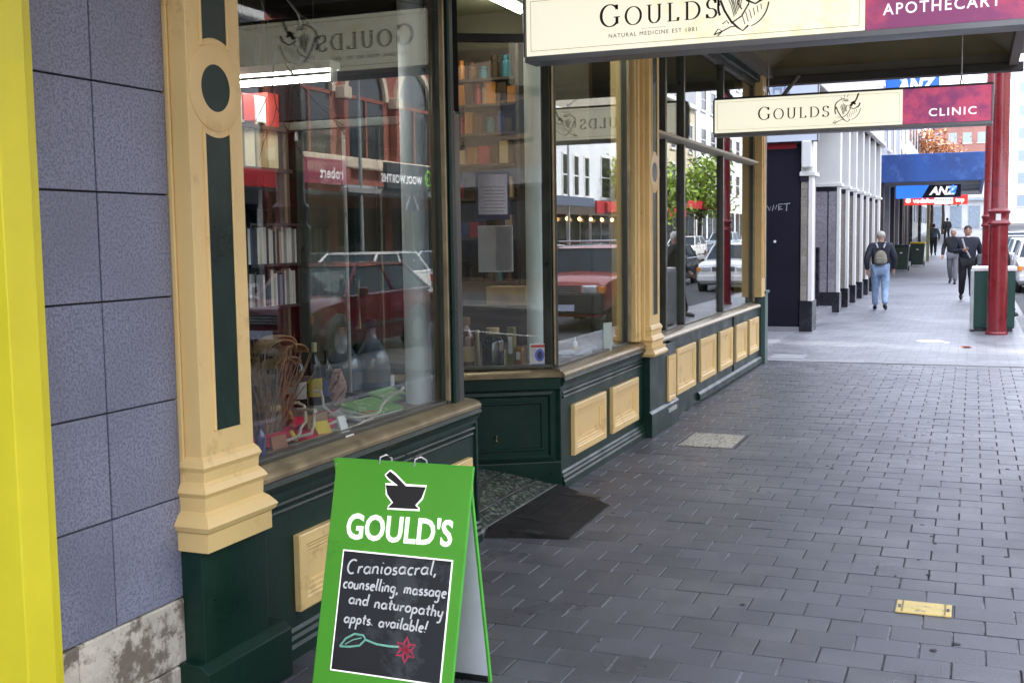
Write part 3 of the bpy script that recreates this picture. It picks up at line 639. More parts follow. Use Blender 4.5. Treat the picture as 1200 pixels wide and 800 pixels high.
rb = MB().box(-.01, BW-.012, -.014, 0, 0, BH-.006, FB2).build('rear_board', lime, t, bevel=.003)
MB().box(.0, BW-.018, -.0165, -.0145, .03, BH-.02, FB2).build('inner_face', board_in, rb)
MB().box(BW-.0125, BW-.0095, -.0145, .0005, .0, BH-.006, FB2).build('board_edge', lime_edge, rb)
MB().box(-.008, BW-.02, -.02, -.0145, .0, .028, FB2).build('rubber_foot', black_p, rb)
for a in (.20, .34):
    MB().tube([FB(a-.02, .001, BH-.012), FB(a-.018, .004, BH+.012), FB(a, -.006, BH+.022), FB(a+.018, -.016, BH+.012), FB(a+.02, -.02, BH-.01)], .0035, 6).build('hinge_wire', mat('steel wire', (.6, .6, .6), .3, metal=.9), t)
MB().tube([FB(.19, .0, BH+.012), FB(.27, -.004, BH+.03), FB(.35, .0, BH+.012)], .0028, 6).build('handle', black_p, t)
# emblem
b = MB(); bo = MB(); A = lambda x, y: onF(FB, x, y)
bowl = [A(446, 569), A(493, 573), A(488, 586), A(481, 594), A(486, 599), A(449, 596), A(455, 590), A(448, 580)]
pest = [A(451, 553), A(457, 558), A(470, 571.5), A(461, 571), A(449, 561), A(446, 557.5)]
def outl(P, w_):
    cx_ = sum(p[0] for p in P)/len(P); cy_ = sum(p[1] for p in P)/len(P); mb = MB(); mb.stroke(FB, P+[P[0], P[1]], w_, .0, .0016); return mb
em = outl(bowl, .012); em.v and None
pe_ = outl(pest, .011); em.add(pe_.v, pe_.f); em.build('emblem_outline', inkw, fb, normals=False)
MB().prism(bowl, .0, .0022, FB).prism(pest, .0, .0022, FB).build('mortar_emblem', black_p, fb, kind='stuff')
b = MB(); vs, fs = text_mesh("GOULD'S", .1, bold=.0022, sx=1, ext=.0007)
x0_, x1_ = min(v[0] for v in vs), max(v[0] for v in vs); y0_, y1_ = min(v[1] for v in vs), max(v[1] for v in vs)
ga, gc_ = A(400.5, 631); gb_, gd_ = A(524, 643.5); ha = A(405, 600)[1]-A(405, 632)[1]
sl = (gd_-gc_)/(gb_-ga)*.25
b.add([FB(ga+(v[0]-x0_)/(x1_-x0_)*(gb_-ga), .0015+v[2], gc_+(v[1]-y0_)/(y1_-y0_)*ha+(v[0]-x0_)/(x1_-x0_)*sl) for v in vs], fs); b.build('lettering', inkw, fb, normals=False)
ca0, cc1 = A(399.5, 645); ca1, cc1b = A(525, 657.5); cc0 = A(385, 783)[1]
MB().box(ca0-.005, ca1+.005, 0, .0015, cc0-.005, cc1+.005, FB).build('chalkboard_border', inkw, fb)
cb = MB().box(ca0, ca1, 0, .0028, cc0, cc1, FB).build('chalkboard', chalkb, fb)
def line(txt, p0, p1, xh):
    a0, c0 = A(*p0); a1, c1 = A(*p1); tot = sum(HW[ch][0]+.12 for ch in txt); h = xh
    b = MB(); handwrite(b, FB, txt, a0, c0, h, .0062, slope=(c1-c0)/(a1-a0), b0=.0028, b1=.0036, sx=(a1-a0)/(tot*h)); b.build('chalk_writing', chalk, cb, kind='stuff', normals=False)
random.seed(3)
line('Craniosacral,', (402, 671), (509, 677), .026)
line('counselling, massage', (399, 688), (520, 704), .021)
line('and naturopathy', (406, 707), (517, 727), .021)
line('appts. available!', (401, 729), (498, 744), .020)
b = MB(); G_ = lambda pts: [A(*p) for p in pts]
mint = mat('mint green chalk', (.25, .62, .46), .7, .2, 30); rose = mat('rose red chalk', (.55, .05, .10), .7, .2, 30)
b.stroke(FB, G_([(397, 757), (404, 748), (414, 743), (424, 745), (427, 750), (420, 757), (408, 758), (397, 757)]), .007, .0028, .0036)
b.stroke(FB, G_([(403, 755), (412, 750), (422, 748)]), .004, .0028, .0036); b.stroke(FB, G_([(426, 750), (440, 756), (455, 759), (467, 760)]), .007, .0028, .0037); b.build('chalk_leaf', mint, cb, kind='stuff', normals=False)
b = MB(); cx_, cy_ = A(474, 764)
for k in range(6):
    an = R(90+60*k); tx, ty = cx_+math.cos(an)*.040, cy_+math.sin(an)*.044; px1, py1 = -math.sin(an)*.010, math.cos(an)*.010
    b.stroke(FB, [(cx_, cy_), ((cx_+tx)/2+px1, (cy_+ty)/2+py1), (tx, ty), ((cx_+tx)/2-px1, (cy_+ty)/2-py1), (cx_, cy_)], .0075, .0028, .0038)
b.build('chalk_flower', rose, cb, kind='stuff', normals=False)

# ---- rubber threshold ramp
rub = mat('black rubber', (.014, .0135, .0135), .6, .2, 5, .3, 70, spec=.2, col2=(.022, .021, .02), c2amt=.3, c2scale=4)
t = empty('rubber_ramp', (-2.25, 6.2, 0), 'black rubber wedge ramp lying in front of the terrazzo entrance threshold', 'ramp')
vs = [(-2.475, 5.66, 0), (-2.475, 6.93, 0), (-2.04, 6.62, 0), (-2.02, 5.78, 0), (-2.475, 5.72, .048), (-2.475, 6.90, .048), (-2.045, 6.61, .006), (-2.025, 5.80, .006)]
rp = MB().add(vs, [(0, 1, 2, 3), (4, 5, 6, 7), (0, 4, 5, 1), (1, 5, 6, 2), (2, 6, 7, 3), (3, 7, 4, 0)]).build('wedge', rub, t)
FRp = Fr((-2.475, 5.7, .0485), (0, 1, 0), (.098, 0, 1), (1, 0, -.098))
for a0, a1, c0, c1 in ((.30, .95, .06, .064), (.30, .95, .30, .304), (.30, .304, .06, .30), (.95, .954, .06, .30), (.42, .86, .11, .113), (.42, .86, .24, .243), (.05, .12, .2, .3), (1.0, 1.06, .18, .34)):
    MB().box(a0, a1, -.001, .002, c0, c1, FRp).build('moulded_rib', mat('scuffed rubber', (.018, .018, .018), .4), rp)

# ================================================================== goods in the first window
def bottle(name, base, h, r, m, label_m=None, cap_m=None, neck=.3, lab='', cat='bottle', group=None, shoulder=.62, sub=True):
    t = empty(name, base, lab, cat, group)
    pr = [(r*.92, 0), (r, .012*h), (r, shoulder*h), (r*.9, (shoulder+.05)*h), (r*neck*1.25, (shoulder+.17)*h), (r*neck, (shoulder+.22)*h), (r*neck, .97*h), (r*neck*1.15, .975*h), (r*neck*1.15, h)]
    MB().lathe(base, pr, 18).build('glass_body', m, t, smooth=True)
    if label_m: MB().lathe(Vector(base)+Vector((0, 0, h*.14)), [(r*1.012, 0), (r*1.012, h*.30)], 18).build('paper_label', label_m, t, smooth=True)
    if cap_m: MB().lathe(Vector(base)+Vector((0, 0, h*.86)), [(r*neck*1.2, 0), (r*neck*1.22, h*.145), (r*neck*.9, h*.15)], 12).build('capsule', cap_m, t, smooth=True)
    return t
dk = mat('dark bottle glass', (.012, .018, .012), .08, .1, spec=.8); amb = mat('amber bottle glass', (.10, .028, .006), .08, .2, 5, spec=.8)
blu = mat('blue grey flask glass', (.10, .13, .18), .12, .2, 5, spec=.9); cork = mat('brown stopper', (.22, .11, .045), .7, .2, 20)
yl = mat('yellow paper label', (.75, .55, .04), .6); wl = mat('white paper label', (.72, .72, .70), .6); bl = mat('blue paper label', (.10, .14, .45), .6); rl = mat('red paper label', (.45, .04, .03), .6); cap = mat('cream capsule', (.55, .50, .28), .5)
Z0 = .775
B = lambda x, y, z=Z0: gz(z, x, y)
bottle('wine_bottle', B(352, 476), .30, .036, dk, wl, dk, lab='dark bottle with white and red label, left of the yellow labelled bottle in first window', group='wine bottles in the first window')
bottle('wine_bottle', B(370, 474), .33, .038, dk, yl, cap, lab='dark bottle with yellow label and cream capsule in first window', group='wine bottles in the first window')
bottle('wine_bottle', B(384, 471), .28, .034, dk, bl, dk, lab='dark bottle with blue label, right of the yellow labelled bottle in first window', group='wine bottles in the first window')
bottle('blue_bottle', B(306, 541), .16, .022, mat('cobalt glass', (.02, .03, .16), .1, spec=.8), None, None, lab='small slim blue bottle standing against the frame at the left corner of first window')
def flask(name, base, h, r, m, stop, lab, cat='flask'):
    t = empty(name, base, lab, cat)
    MB().lathe(base, [(r*.8, 0), (r, .04*h), (r, .36*h), (r*.9, .50*h), (r*.6, .64*h), (r*.32, .74*h), (r*.25, .8*h), (r*.25, .9*h), (r*.32, .91*h)], 22).build('glass_body', m, t, smooth=True)
    MB().lathe(Vector(base)+Vector((0, 0, .90*h)), [(r*.30, 0), (r*.34, .03*h), (r*.32, .12*h), (r*.2, .13*h)], 14).build('stopper', stop, t, smooth=True)
    MB().lathe(Vector(base)+Vector((0, 0, .12*h)), [(r*1.01, 0), (r*1.01, .2*h)], 22).build('worn_label', mat('faded label', (.16, .16, .17), .7), t, smooth=True)
flask('flask', gz(Z0, 404, 458), .36, .105, blu, cork, 'round blue grey flask with brown cork stopper behind the wine bottles')
flask('flask', gz(Z0, 437, 455), .40, .105, blu, black_p, 'conical blue grey flask with black stopper beside the cork stoppered flask')
# red cloth
redc = mat('crimson cloth', (.60, .015, .06), .8, .2, 9, .2, 60)
c_ = MB(); a_, b_ = B(312, 536), B(440, 486); nx, ny = 26, 8
for i in range(nx+1):
    for j in range(ny+1):
        p = a_.lerp(b_, i/nx)+Vector((-.02-.26*j/ny-.05*math.sin(i*.4), 0, .012+.012*math.sin(i*1.1+j*.9)+.01*math.sin(j*2.2+i*.3))); c_.v.append(tuple(p))
c_.f = [(i*(ny+1)+j, i*(ny+1)+j+1, (i+1)*(ny+1)+j+1, (i+1)*(ny+1)+j) for i in range(nx) for j in range(ny)]
o = c_.build('display_cloth', redc, smooth=True); tag(o, 'crimson cloth spread along the base of the first window display', 'cloth'); 
sm = o.modifiers.new('thick', 'SOLIDIFY'); sm.thickness = .004
# twigs, bark, roots
twm = mat('dry twigs', (.30, .20, .12), .8, .35, 20); rt = mat('pale twisted root', (.55, .50, .42), .7, .2, 15)
random.seed(5)
t = empty('twig_bundle', B(325, 512), 'bundle of dry brown twigs standing at the left end of the first window', 'twig bundle')
b = MB(); c0 = B(325, 512)
for k in range(110):
    a = random.uniform(-.12, .12); e = random.uniform(-.12, .10); p0 = c0+Vector((a*.35-.06, e*.5, 0)); h = random.uniform(.22, .46)
    p1 = p0+Vector((a*.5, e*.5, h*.5)); p2 = p1+Vector((a*.5+random.uniform(-.04, .04), e*.7+random.uniform(-.05, .05), h*.5))
    b.tube([p0, p1, p2], [.004, .003, .0015], 4)
b.build('twigs', twm, t, kind='stuff'); MB().lathe(c0+Vector((-.06, 0, .12)), [(.075, 0), (.08, .012), (.075, .025)], 14).build('binding', mat('raffia', (.45, .33, .15), .8), t)
t = empty('bark_curls', gz(1.02, 312, 425), 'curled tan bark strips stacked above the twigs at left of first window', 'bark'); base = gx(-3.0, 312, 425)
for k in range(9):
    y = base.y+random.uniform(-.13, .16); z = base.z+random.uniform(-.06, .10); r_ = random.uniform(.05, .09)
    MB().stroke(Fr((base.x+random.uniform(-.1, .1), y, z), (0, 1, 0), (1, 0, 0), Vector((random.uniform(-.2, .2), 0, 1))), [(r_*1.6*math.cos(q*.35), r_*.7*math.sin(q*.35)) for q in range(10)], .006, -.04, .04).build('bark_strip', mat('tan bark', (.30, .20, .09), .7, .3, 20), t)
MB().box(base.x-.14, base.x+.12, base.y-.2, base.y+.2, base.z-.10, base.z-.08).box(base.x-.1, base.x-.08, base.y-.18, base.y-.16, Z0, base.z-.1).box(base.x-.1, base.x-.08, base.y+.16, base.y+.18, Z0, base.z-.1).build('stand', dark_wood, t)
def wander(p, n, st, seed, zt=.01):
    random.seed(seed); pts = [Vector(p)]; d = Vector((.1, 1, 0)).normalized()
    for k in range(n):
        d = (d+Vector((random.uniform(-.7, .7), random.uniform(-.4, .4), random.uniform(-.5, .5)))).normalized(); q = pts[-1]+d*st
        q.z = min(max(q.z, p[2]), p[2]+.12); q.x = min(q.x, -2.62); pts.append(q)
    return pts
t = empty('twisted_root', B(350, 524), 'pale twisted roots and cord trailing over the crimson cloth', 'root')
for s_ in range(5):
    MB().tube(wander(B(335+s_*18, 524-s_*7)+Vector((-.02, 0, .02)), 12, .045, 20+s_), .007, 6).build('root', rt, t, smooth=True)
t = empty('woven_knot', B(402, 478), 'knotted brown and cream root ball beside the blue labelled bottle', 'root ball'); c0 = B(402, 478)+Vector((-.03, 0, .10))
random.seed(11); kb = MB()
for k in range(14):
    an = random.uniform(0, 6.28); kb.tube([c0+Vector((.035*math.cos(an+q*.5)*math.sin(q*.45), .04*math.sin(an+q*.6), -.08+.18*q/8)) for q in range(9)], .009, 6)
kb.build('knotted_strands', mat('mottled root', (.36, .22, .18), .7, .4, 25), t, kind='stuff', smooth=True)
def card(name, px_, py_, w_, h_, tilt, rz, m, lab, cat, d=.012, z=Z0+.012):
    t = empty(name, gz(z, px_, py_), lab, cat); c0 = gz(z, px_, py_)
    u = Vector((math.sin(rz), math.cos(rz), 0)); v = Vector((-math.cos(rz)*math.cos(tilt), math.sin(rz)*math.cos(tilt), math.sin(tilt))); F = Fr(c0, u, u.cross(v), v)
    MB().box(-w_/2, w_/2, -d/2, d/2, 0, h_, F).build('pages' if cat == 'book' else 'body', m, t, bevel=.001); return t, F
gb = mat('green book cover', (.12, .33, .05), .4, .2, 12, col2=(.45, .55, .35), c2amt=.25, c2scale=18)
for (nm, px_, py_, w_, h_, ti, rz, m_, lab, cat) in (
  ('book', 455, 482, .30, .20, R(12), R(4), gb, 'large green covered book lying open at the right end of the first window', 'book'),
  ('magazine', 430, 488, .24, .16, R(8), R(-14), mat('magazine cover', (.35, .38, .33), .3, .5, 14), 'grey patterned magazine lying left of the green book', 'magazine'),
  ('price_card', 404, 506, .05, .075, R(70), R(10), wl, 'small white card standing on the crimson cloth', 'card'),
  ('price_card', 410, 511, .07, .03, R(35), R(0), wl, 'low white folded card in front of the standing card', 'card'),
  ('seed_packet', 381, 508, .075, .065, R(50), R(25), yl, 'bright yellow packet leaning on the wooden block', 'packet'),
  ('seed_packet', 348, 516, .04, .05, R(60), R(-30), yl, 'small yellow packet left of the wooden block', 'packet'),
  ('wood_block', 372, 500, .17, .06, R(84), R(2), mat('wood block', (.28, .18, .08), .6, .2, 12), 'flat wooden block under the three bottles', 'block'),
  ('wood_block', 328, 527, .09, .06, R(80), R(10), mat('red brown block', (.30, .12, .06), .6, .2, 12), 'small red brown block at the foot of the twigs', 'block'),
  ('green_booklet', 470, 468, .26, .14, R(20), R(0), gb, 'green booklet propped behind the large green book', 'booklet')):
    q, F_ = card(nm, px_, py_, w_, h_, ti, rz, m_, lab, cat)
    if cat == 'book': MB().box(-w_/2+.002, w_/2-.002, -.018, -.0065, .0, h_-.004, F_).build('page_block', wl, q)
for k, (px_, py_, h_, m_, lab) in enumerate(((398, 452, .10, cork, 'small cork brown jar behind the knotted root ball'), (418, 447, .13, yl, 'small yellow tin between the two blue grey flasks'), (342, 466, .12, mat('amber jar glass', (.25, .09, .015), .15), 'small amber jar left of the three wine bottles'), (456, 452, .09, wl, 'small white pot right of the conical flask'), (362, 455, .17, mat('green glass jar', (.03, .10, .05), .15), 'green glass jar behind the yellow labelled bottle'))):
    c0 = gz(Z0, px_, py_); t = empty('display_jar', c0, lab, 'jar'); MB().lathe(c0, [(.03, 0), (.032, .01), (.032, h_*.72), (.022, h_*.8)], 16).build('pot', m_, t, smooth=True); MB().lathe(c0+Vector((0, 0, h_*.8)), [(.026, 0), (.026, h_*.18), (.022, h_*.2)], 14).build('lid', black_p, t)
    if k % 2 == 0: MB().lathe(c0+Vector((0, 0, h_*.2)), [(.0325, 0), (.0325, h_*.35)], 16).build('paper_label', wl, t, smooth=True)
t = empty('banana_horn', B(338, 505), 'curved yellow brown horn lying before the twig bundle', 'horn'); c0 = B(338, 505)
MB().tube([c0+Vector((-.02, -.04+.1*math.sin(q*.35), .03+.09*math.cos(q*.35))) for q in range(8)], [.004+.002*q for q in range(8)], 8).build('horn', mat('horn', (.5, .32, .08), .4), t, smooth=True)

# ---- column, book rack, shelves and lamp deeper in the shop
t = shop
c0 = gz(.775, 487, 470); MB().lathe((-2.745, gx(-2.745, 487, 300).y, .19), [(.085, 0), (.075, .05), (.07, .1), (.07, 3.25), (.09, 3.31)], 20).build('interior_column', white_col, shop, smooth=True)
MB().lathe((-2.86, gx(-2.86, 628, 300).y, .19), [(.085, 0), (.075, .05), (.07, .1), (.07, 3.25), (.09, 3.31)], 20).build('interior_column', white_col, shop, smooth=True)
XR = -3.55; a_, b_ = gx(XR, 288, 262), gx(XR, 352, 358)
t = empty('book_rack', (XR, (a_.y+b_.y)/2, .84), 'black two tier rack of books with white spines at the back of first window', 'book rack')
y0, y1, z0, z1 = a_.y, b_.y, b_.z, a_.z
MB().box(XR-.2, XR-.19, y0, y1, .84, z1).box(XR-.2, XR, y0, y0+.012, .84, z1).box(XR-.2, XR, y1-.012, y1, .84, z1).build('case', black_p, t)
for z in (z0, (z0+z1)/2, z1-.012): MB().box(XR-.19, XR+.02, y0+.012, y1-.012, z, z+.014).build('shelf', black_p, t)
random.seed(9); cols = [wl, wl, wl, mat('grey book', (.3, .33, .36), .5), mat('dark book', (.03, .04, .06), .5), mat('blue book', (.06, .10, .25), .5), mat('buff book', (.5, .42, .3), .5)]
row = 0
for z in (z0+.015, (z0+z1)/2+.015):
    y = y0+.02; row += 1; k = 0
    while y < y1-.05:
        w_ = random.uniform(.014, .03); h_ = (z1-z0)*random.uniform(.36, .44); m_ = random.choice(cols)
        if random.random() < .12: y += .03
        o = MB().box(XR-.15, XR-.005, y, y+w_, z, z+h_).build('book', m_); tag(o, f"{m_.name.replace(' book', '').replace(' paper label', '')} spined book, {ORD[k]} from left on the {'lower' if row == 1 else 'upper'} tier of the black rack", 'book', f"books on the {'lower' if row == 1 else 'upper'} tier of the rack"); y += w_+.002; k += 1
hs = empty('high_shelf', (XR, 5.2, 2.0), 'dark wall shelf with cream and red cartons above the black book rack', 'shelf')
for r_, (py_, ms, hh) in enumerate(((150, (rl, wl), .20), (198, (mat('cream box', (.62, .52, .32), .6, .1, 8), mat('kraft box', (.42, .30, .14), .6, .2, 8)), .26))):
    z = gx(XR, 325, py_).z; MB().box(XR-.2, XR+.02, 4.86, 5.50, z-.02, z).build('shelf_board', dark_wood, hs); y = 4.9; k = 0
    while y < 5.4:
        w_ = random.uniform(.07, .11); m_ = ms[k % 2]; o = MB().box(XR-.14, XR-.01, y, y+w_, z, z+hh*random.uniform(.7, 1)).build('carton', m_, bevel=.003)
        tag(o, f"{m_.name.replace(' paper label', '').replace(' box', '')} carton, {ORD[k]} from left on the {'upper' if r_ == 0 else 'lower'} high shelf above the book rack", 'carton', 'cartons on the high shelf'); y += w_+.015; k += 1
for y in (4.86, 5.48): MB().box(XR-.19, XR-.17, y, y+.02, 1.75, 2.9).build('upright', black_p, hs)
# back shelves seen through the first window
XB = -5.95
for (px_, X_, z0_, z1_) in ((413, -3.2, .775, 3.3), (377, -3.5, 2.2, 3.3)):
    q_ = gx(X_, px_, 200); MB().tube([(X_, min(q_.y, 5.5), z0_), (X_, min(q_.y, 5.5), z1_)], .011, 8).build('display_rod', mat('satin steel rod', (.5, .5, .5), .3, metal=.8), shop)
sh = empty('wall_shelf_unit', (XB, 7, 1.0), 'timber wall shelves of boxed goods deep inside behind the first window', 'shelf unit')
def shelf_row(px0, px1, py_, items, names, z_h, seed, lab, grp, X=XB):
    random.seed(seed); a_, b_ = gx(X+.02, px0, py_), gx(X+.02, px1, py_); z = (a_.z+b_.z)/2; MB().box(X-.04, X+.3, a_.y, b_.y, z-.025, z).build('shelf', dark_wood, sh)
    y = a_.y+.05; k = 0
    while y < b_.y-.15:
        w_ = random.uniform(.1, .2); h_ = z_h*random.uniform(.6, 1); m_ = random.choice(items)
        o = (MB().lathe((X+.15, y+w_/2, z), [(w_*.45, 0), (w_*.45, h_*.8), (w_*.3, h_*.86), (w_*.34, h_*.88), (w_*.34, h_)], 12) if random.random() < .5 else MB().box(X+.05, X+.22, y, y+w_, z, z+h_)).build(names, m_)
        tag(o, f'{m_.name}, {ORD[k]} from left on the {lab}', 'goods', grp); k += 1; y += w_+random.uniform(.02, .12)
cb_ = [mat('kraft box', (.42, .30, .14), .6, .2, 8), mat('cream box', (.62, .52, .32), .6, .1, 8), mat('red carton', (.40, .03, .02), .5), mat('dark jar', (.05, .03, .015), .2), mat('amber jar', (.28, .11, .02), .2), mat('tan tin', (.35, .25, .15), .4)]
shelf_row(296, 440, 150, [cb_[2], cb_[0], cb_[5]], 'goods_box', .35, 1, 'top wall shelf deep inside', 'goods on the top wall shelf')
shelf_row(296, 440, 196, [cb_[1], cb_[0], cb_[1], cb_[4]], 'goods_box', .42, 2, 'middle wall shelf deep inside', 'goods on the middle wall shelf')
shelf_row(296, 470, 246, [cb_[3], cb_[4], cb_[5]], 'goods_box', .4, 3, 'lower wall shelf deep inside', 'goods on the lower wall shelf')
tubem = mat('fluorescent tube', (1, 1, .97), .5, 0, emit=20)
YT = 5.15; a_, b_ = gy(YT, 268, 100), gy(YT, 389, 94)
t = empty('fluorescent_light', ((a_.x+b_.x)/2, YT, a_.z), 'lit white fluorescent tube light hanging inside the shop behind the first window', 'light')
MB().tube([(a_.x, YT, a_.z), (b_.x, YT, a_.z)], .016, 10).build('tube', tubem, t, smooth=True)
MB().box(a_.x-.02, b_.x+.02, YT-.05, YT+.05, a_.z+.04, a_.z+.08).box(a_.x-.02, a_.x, YT-.02, YT+.02, a_.z-.03, a_.z+.04).box(b_.x, b_.x+.02, YT-.02, YT+.02, a_.z-.03, a_.z+.04).build('fitting', white_p, t)
for xx in (a_.x+.1, b_.x-.1): MB().tube([(xx, YT, a_.z+.08), (xx, YT, 3.5)], .004, 5).build('suspension_wire', black_p, t)
for k, (xx, yy, zz) in enumerate(((-3.35, 7.95, 3.42),)):  # extra tube added out of view to brighten the jar shelves
    t = empty('ceiling_light', (xx, yy, zz), ['lit ceiling tube above the jar shelves behind the splayed window'][k], 'light')
    MB().tube([(xx, yy-.6, zz), (xx, yy+.6, zz)], .02, 8).build('tube', tubem, t); MB().box(xx-.06, xx+.06, yy-.62, yy+.62, zz+.03, zz+.09).build('fitting', white_p, t)
t = empty('pendant_bulb', gx(-3.8, 412, 72), 'small clear lit bulb hanging behind the first window', 'light'); c0 = gx(-3.8, 412, 72)
MB().ball(c0, .025, .025, .035).build('bulb', mat('warm bulb', (1, .85, .6), .4, 0, emit=130), t, smooth=True); MB().tube([c0+Vector((0, 0, .03)), (c0.x, c0.y, 3.5)], .004, 5).build('flex', black_p, t)
t = empty('hanging_branch', gx(-2.8, 330, 20), 'bare dark branch hanging at the top of the first window', 'branch'); random.seed(4)
def branch(mb, p, d, L_, r_, dep):
    q = p; pts = [p]
    for k in range(4): d = (d+Vector((random.uniform(-.25, .25), random.uniform(-.25, .25), random.uniform(-.3, .2)))).normalized(); q = q+d*L_/4; pts.append(q)
    mb.tube(pts, [r_*(1-.15*k) for k in range(5)], 5)
    if dep > 0:
        for k in (2, 3, 4): branch(mb, pts[k], (d+Vector((random.uniform(-.8, .8), random.uniform(-.8, .8), random.uniform(-.6, .5)))).normalized(), L_*.62, r_*.5, dep-1)
bm_ = MB(); c0 = gx(-2.8, 300, -30)
for k in range(3): branch(bm_, c0+Vector((random.uniform(-.1, .1), .15*k, 0)), Vector((0, .9, -.15)), .7, .009, 2)
bm_.build('bare_twigs', mat('dark twigs', (.04, .03, .025), .8), t)

# ---- seen through the splayed window: notices, jars, shelves
GB = -.045
nb = mat('navy notice border', (.03, .03, .07), .5); pap = mat('pale notice paper', (.80, .80, .88), .6); greyp = mat('grey paper', (.42, .42, .40), .6, .15, 5)
def notice(name, x0, y0, x1, y1, F, bm, fm, lab, cat, e=.008, gb=GB):
    p0 = onF(F, x0, y1, gb); p1 = onF(F, x1, y0, gb); a0, a1 = sorted((p0[0], p1[0])); c0, c1 = sorted((p0[1], p1[1]))
    F2 = Fr(F.o, F.u, F.n, F.z); t = empty(name, F(a0, gb, c0), lab, cat)
    MB().box(a0, a1, gb-.006, gb-.003, c0, c1, F).build('border', bm, t); MB().box(a0+e, a1-e, gb-.0035, gb-.002, c0+e, c1-e, F).build('paper', fm, t); return t, (a0, a1, c0, c1)
t, q = notice('window_notice', 558, 201, 597, 258, FS, nb, pap, 'pale typed notice with dark border stuck to the splayed entrance window', 'notice', e=.016)
for k in range(9): MB().box(q[0]+.03+(.01 if k % 2 else 0), q[1]-.03-(.02 if k % 3 else 0), GB-.0022, GB-.0012, q[3]-.10-.022*k, q[3]-.096-.022*k, FS).build('text_line', mat('grey lettering', (.22, .21, .17)), t)
MB().box(q[0]+.01, q[1]-.01, GB-.0022, GB-.0012, q[2]+.012, q[2]+.035, FS).build('footer_band', nb, t)
notice('paper_sheet', 561, 264, 601, 319, FS, greyp, greyp, 'plain grey sheet of paper on the splayed window below the bordered notice', 'paper')
t, q = notice('warning_sticker', 621, 402, 644, 430, FS, wl, wl, 'white sticker with blue oval and red heading at foot of splayed window', 'sticker', e=.002)
ca, cc = (q[0]+q[1])/2, (q[2]+q[3])/2
MB().add([FS(ca+.032*math.cos(a/9*math.pi), GB-.001, cc+.042*math.sin(a/9*math.pi)) for a in range(18)], [tuple(range(18))]).build('blue_oval', bl, t)
MB().add([FS(ca+.017*math.cos(a/9*math.pi), GB+.0, cc+.026*math.sin(a/9*math.pi)) for a in range(18)], [tuple(range(18))]).build('dark_print', nb, t)
MB().box(q[0]+.01, q[1]-.01, GB-.002, GB-.001, q[3]-.025, q[3]-.01, FS).build('red_heading', rl, t); MB().box(q[0]+.01, q[1]-.01, GB-.002, GB-.001, q[2]+.01, q[2]+.02, FS).build('blue_footer', bl, t)
bottle('apothecary_bottle', gz(.775, 546, 431), .34, .062, amb, mat('aged label', (.40, .28, .14), .7), cork, neck=.45, shoulder=.6, lab='large amber bottle with aged label at left of splayed window')
bottle('black_jar', gz(.775, 578, 431), .27, .075, mat('black glass', (.012, .010, .010), .08, spec=.8), None, mat('tan knob', (.4, .28, .14), .6), neck=.5, shoulder=.66, lab='wide black jar with tan stopper beside the amber bottle', cat='jar')
bottle('candle', gz(.775, 560, 428), .24, .014, mat('wax', (.45, .38, .25), .6), None, None, neck=.9, shoulder=.8, lab='thin tan candle between amber bottle and black jar', cat='candle')
for (px_, w_, h_, m_, lab) in ((600, .05, .26, mat('olive tin', (.16, .14, .03), .4), 'olive box with white label standing right of the black jar'), (609, .05, .12, cb_[4], 'small amber jar right of the olive box'), (590, .04, .10, cb_[1], 'small cream box before the olive box'), (648, .04, .16, cb_[2], 'red carton by the pale interior column')):
    c0 = gz(.775, px_, 427); t = empty('display_carton', c0, lab, 'box'); MB().box(c0.x-w_/2, c0.x+w_/2, c0.y-w_/2, c0.y+w_/2, .775, .775+h_).build('carton', m_, t, bevel=.003); MB().box(c0.x-w_*.3, c0.x+w_*.3, c0.y-w_/2-.002, c0.y-w_/2+.001, .775+h_*.3, .775+h_*.75).build('label_patch', wl, t)
YB = 8.55; a_, b_ = gy(YB, 530, 40), gy(YB, 607, 330)
t = empty('display_shelves', ((a_.x+b_.x)/2, YB+.2, .775), 'dark shelves packed with jars and boxes seen through the splayed window', 'shelf unit')
MB().box(a_.x-.5, b_.x+.02, YB+.30, YB+.33, .775, 3.2).box(b_.x, b_.x+.03, YB, YB+.3, .775, 3.2).build('case', dark_wood, t)
pal = [cb_[0], cb_[3], cb_[4], cb_[5], mat('green tin', (.05, .09, .03), .4), mat('blue carton', (.03, .05, .14), .5), mat('crimson carton', (.28, .015, .02), .5), mat('brown jar', (.08, .035, .012), .2), mat('brown jar', (.08, .035, .012), .2), mat('teal carton', (.03, .12, .13), .5), mat('orange jar', (.38, .14, .02), .3), cb_[3], cb_[2]]
random.seed(21); nm_ = ['top', 'second', 'third', 'fourth', 'fifth', 'sixth', 'lowest']
for k, py_ in enumerate((92, 122, 156, 192, 232, 278, 330)):
    z = gy(YB, 570, py_).z; MB().box(a_.x-.5, b_.x, YB-.02, YB+.3, z-.02, z).build('shelf', dark_wood, t)
    x = a_.x+.02; j = 0
    while x < b_.x-.06:
        w_ = random.uniform(.05, .10); h_ = random.uniform(.10, .19); m_ = random.choice(pal)
        if random.random() < .55: o = MB().lathe((x+w_/2, YB+.06, z), [(w_*.47, 0), (w_*.47, h_*.72), (w_*.32, h_*.8), (w_*.36, h_*.82), (w_*.36, h_)], 12).build('jar', m_, smooth=True); ct = 'jar'
        else: o = MB().box(x, x+w_, YB+.0, YB+.1, z, z+h_).build('carton', m_); ct = 'carton'
        tag(o, f'{m_.name.split()[0]} {ct}, {ORD[j]} from left on the {nm_[k]} shelf behind the splayed window', ct, f'{ct}s on the {nm_[k]} display shelf'); j += 1; x += w_+random.uniform(.003, .015)
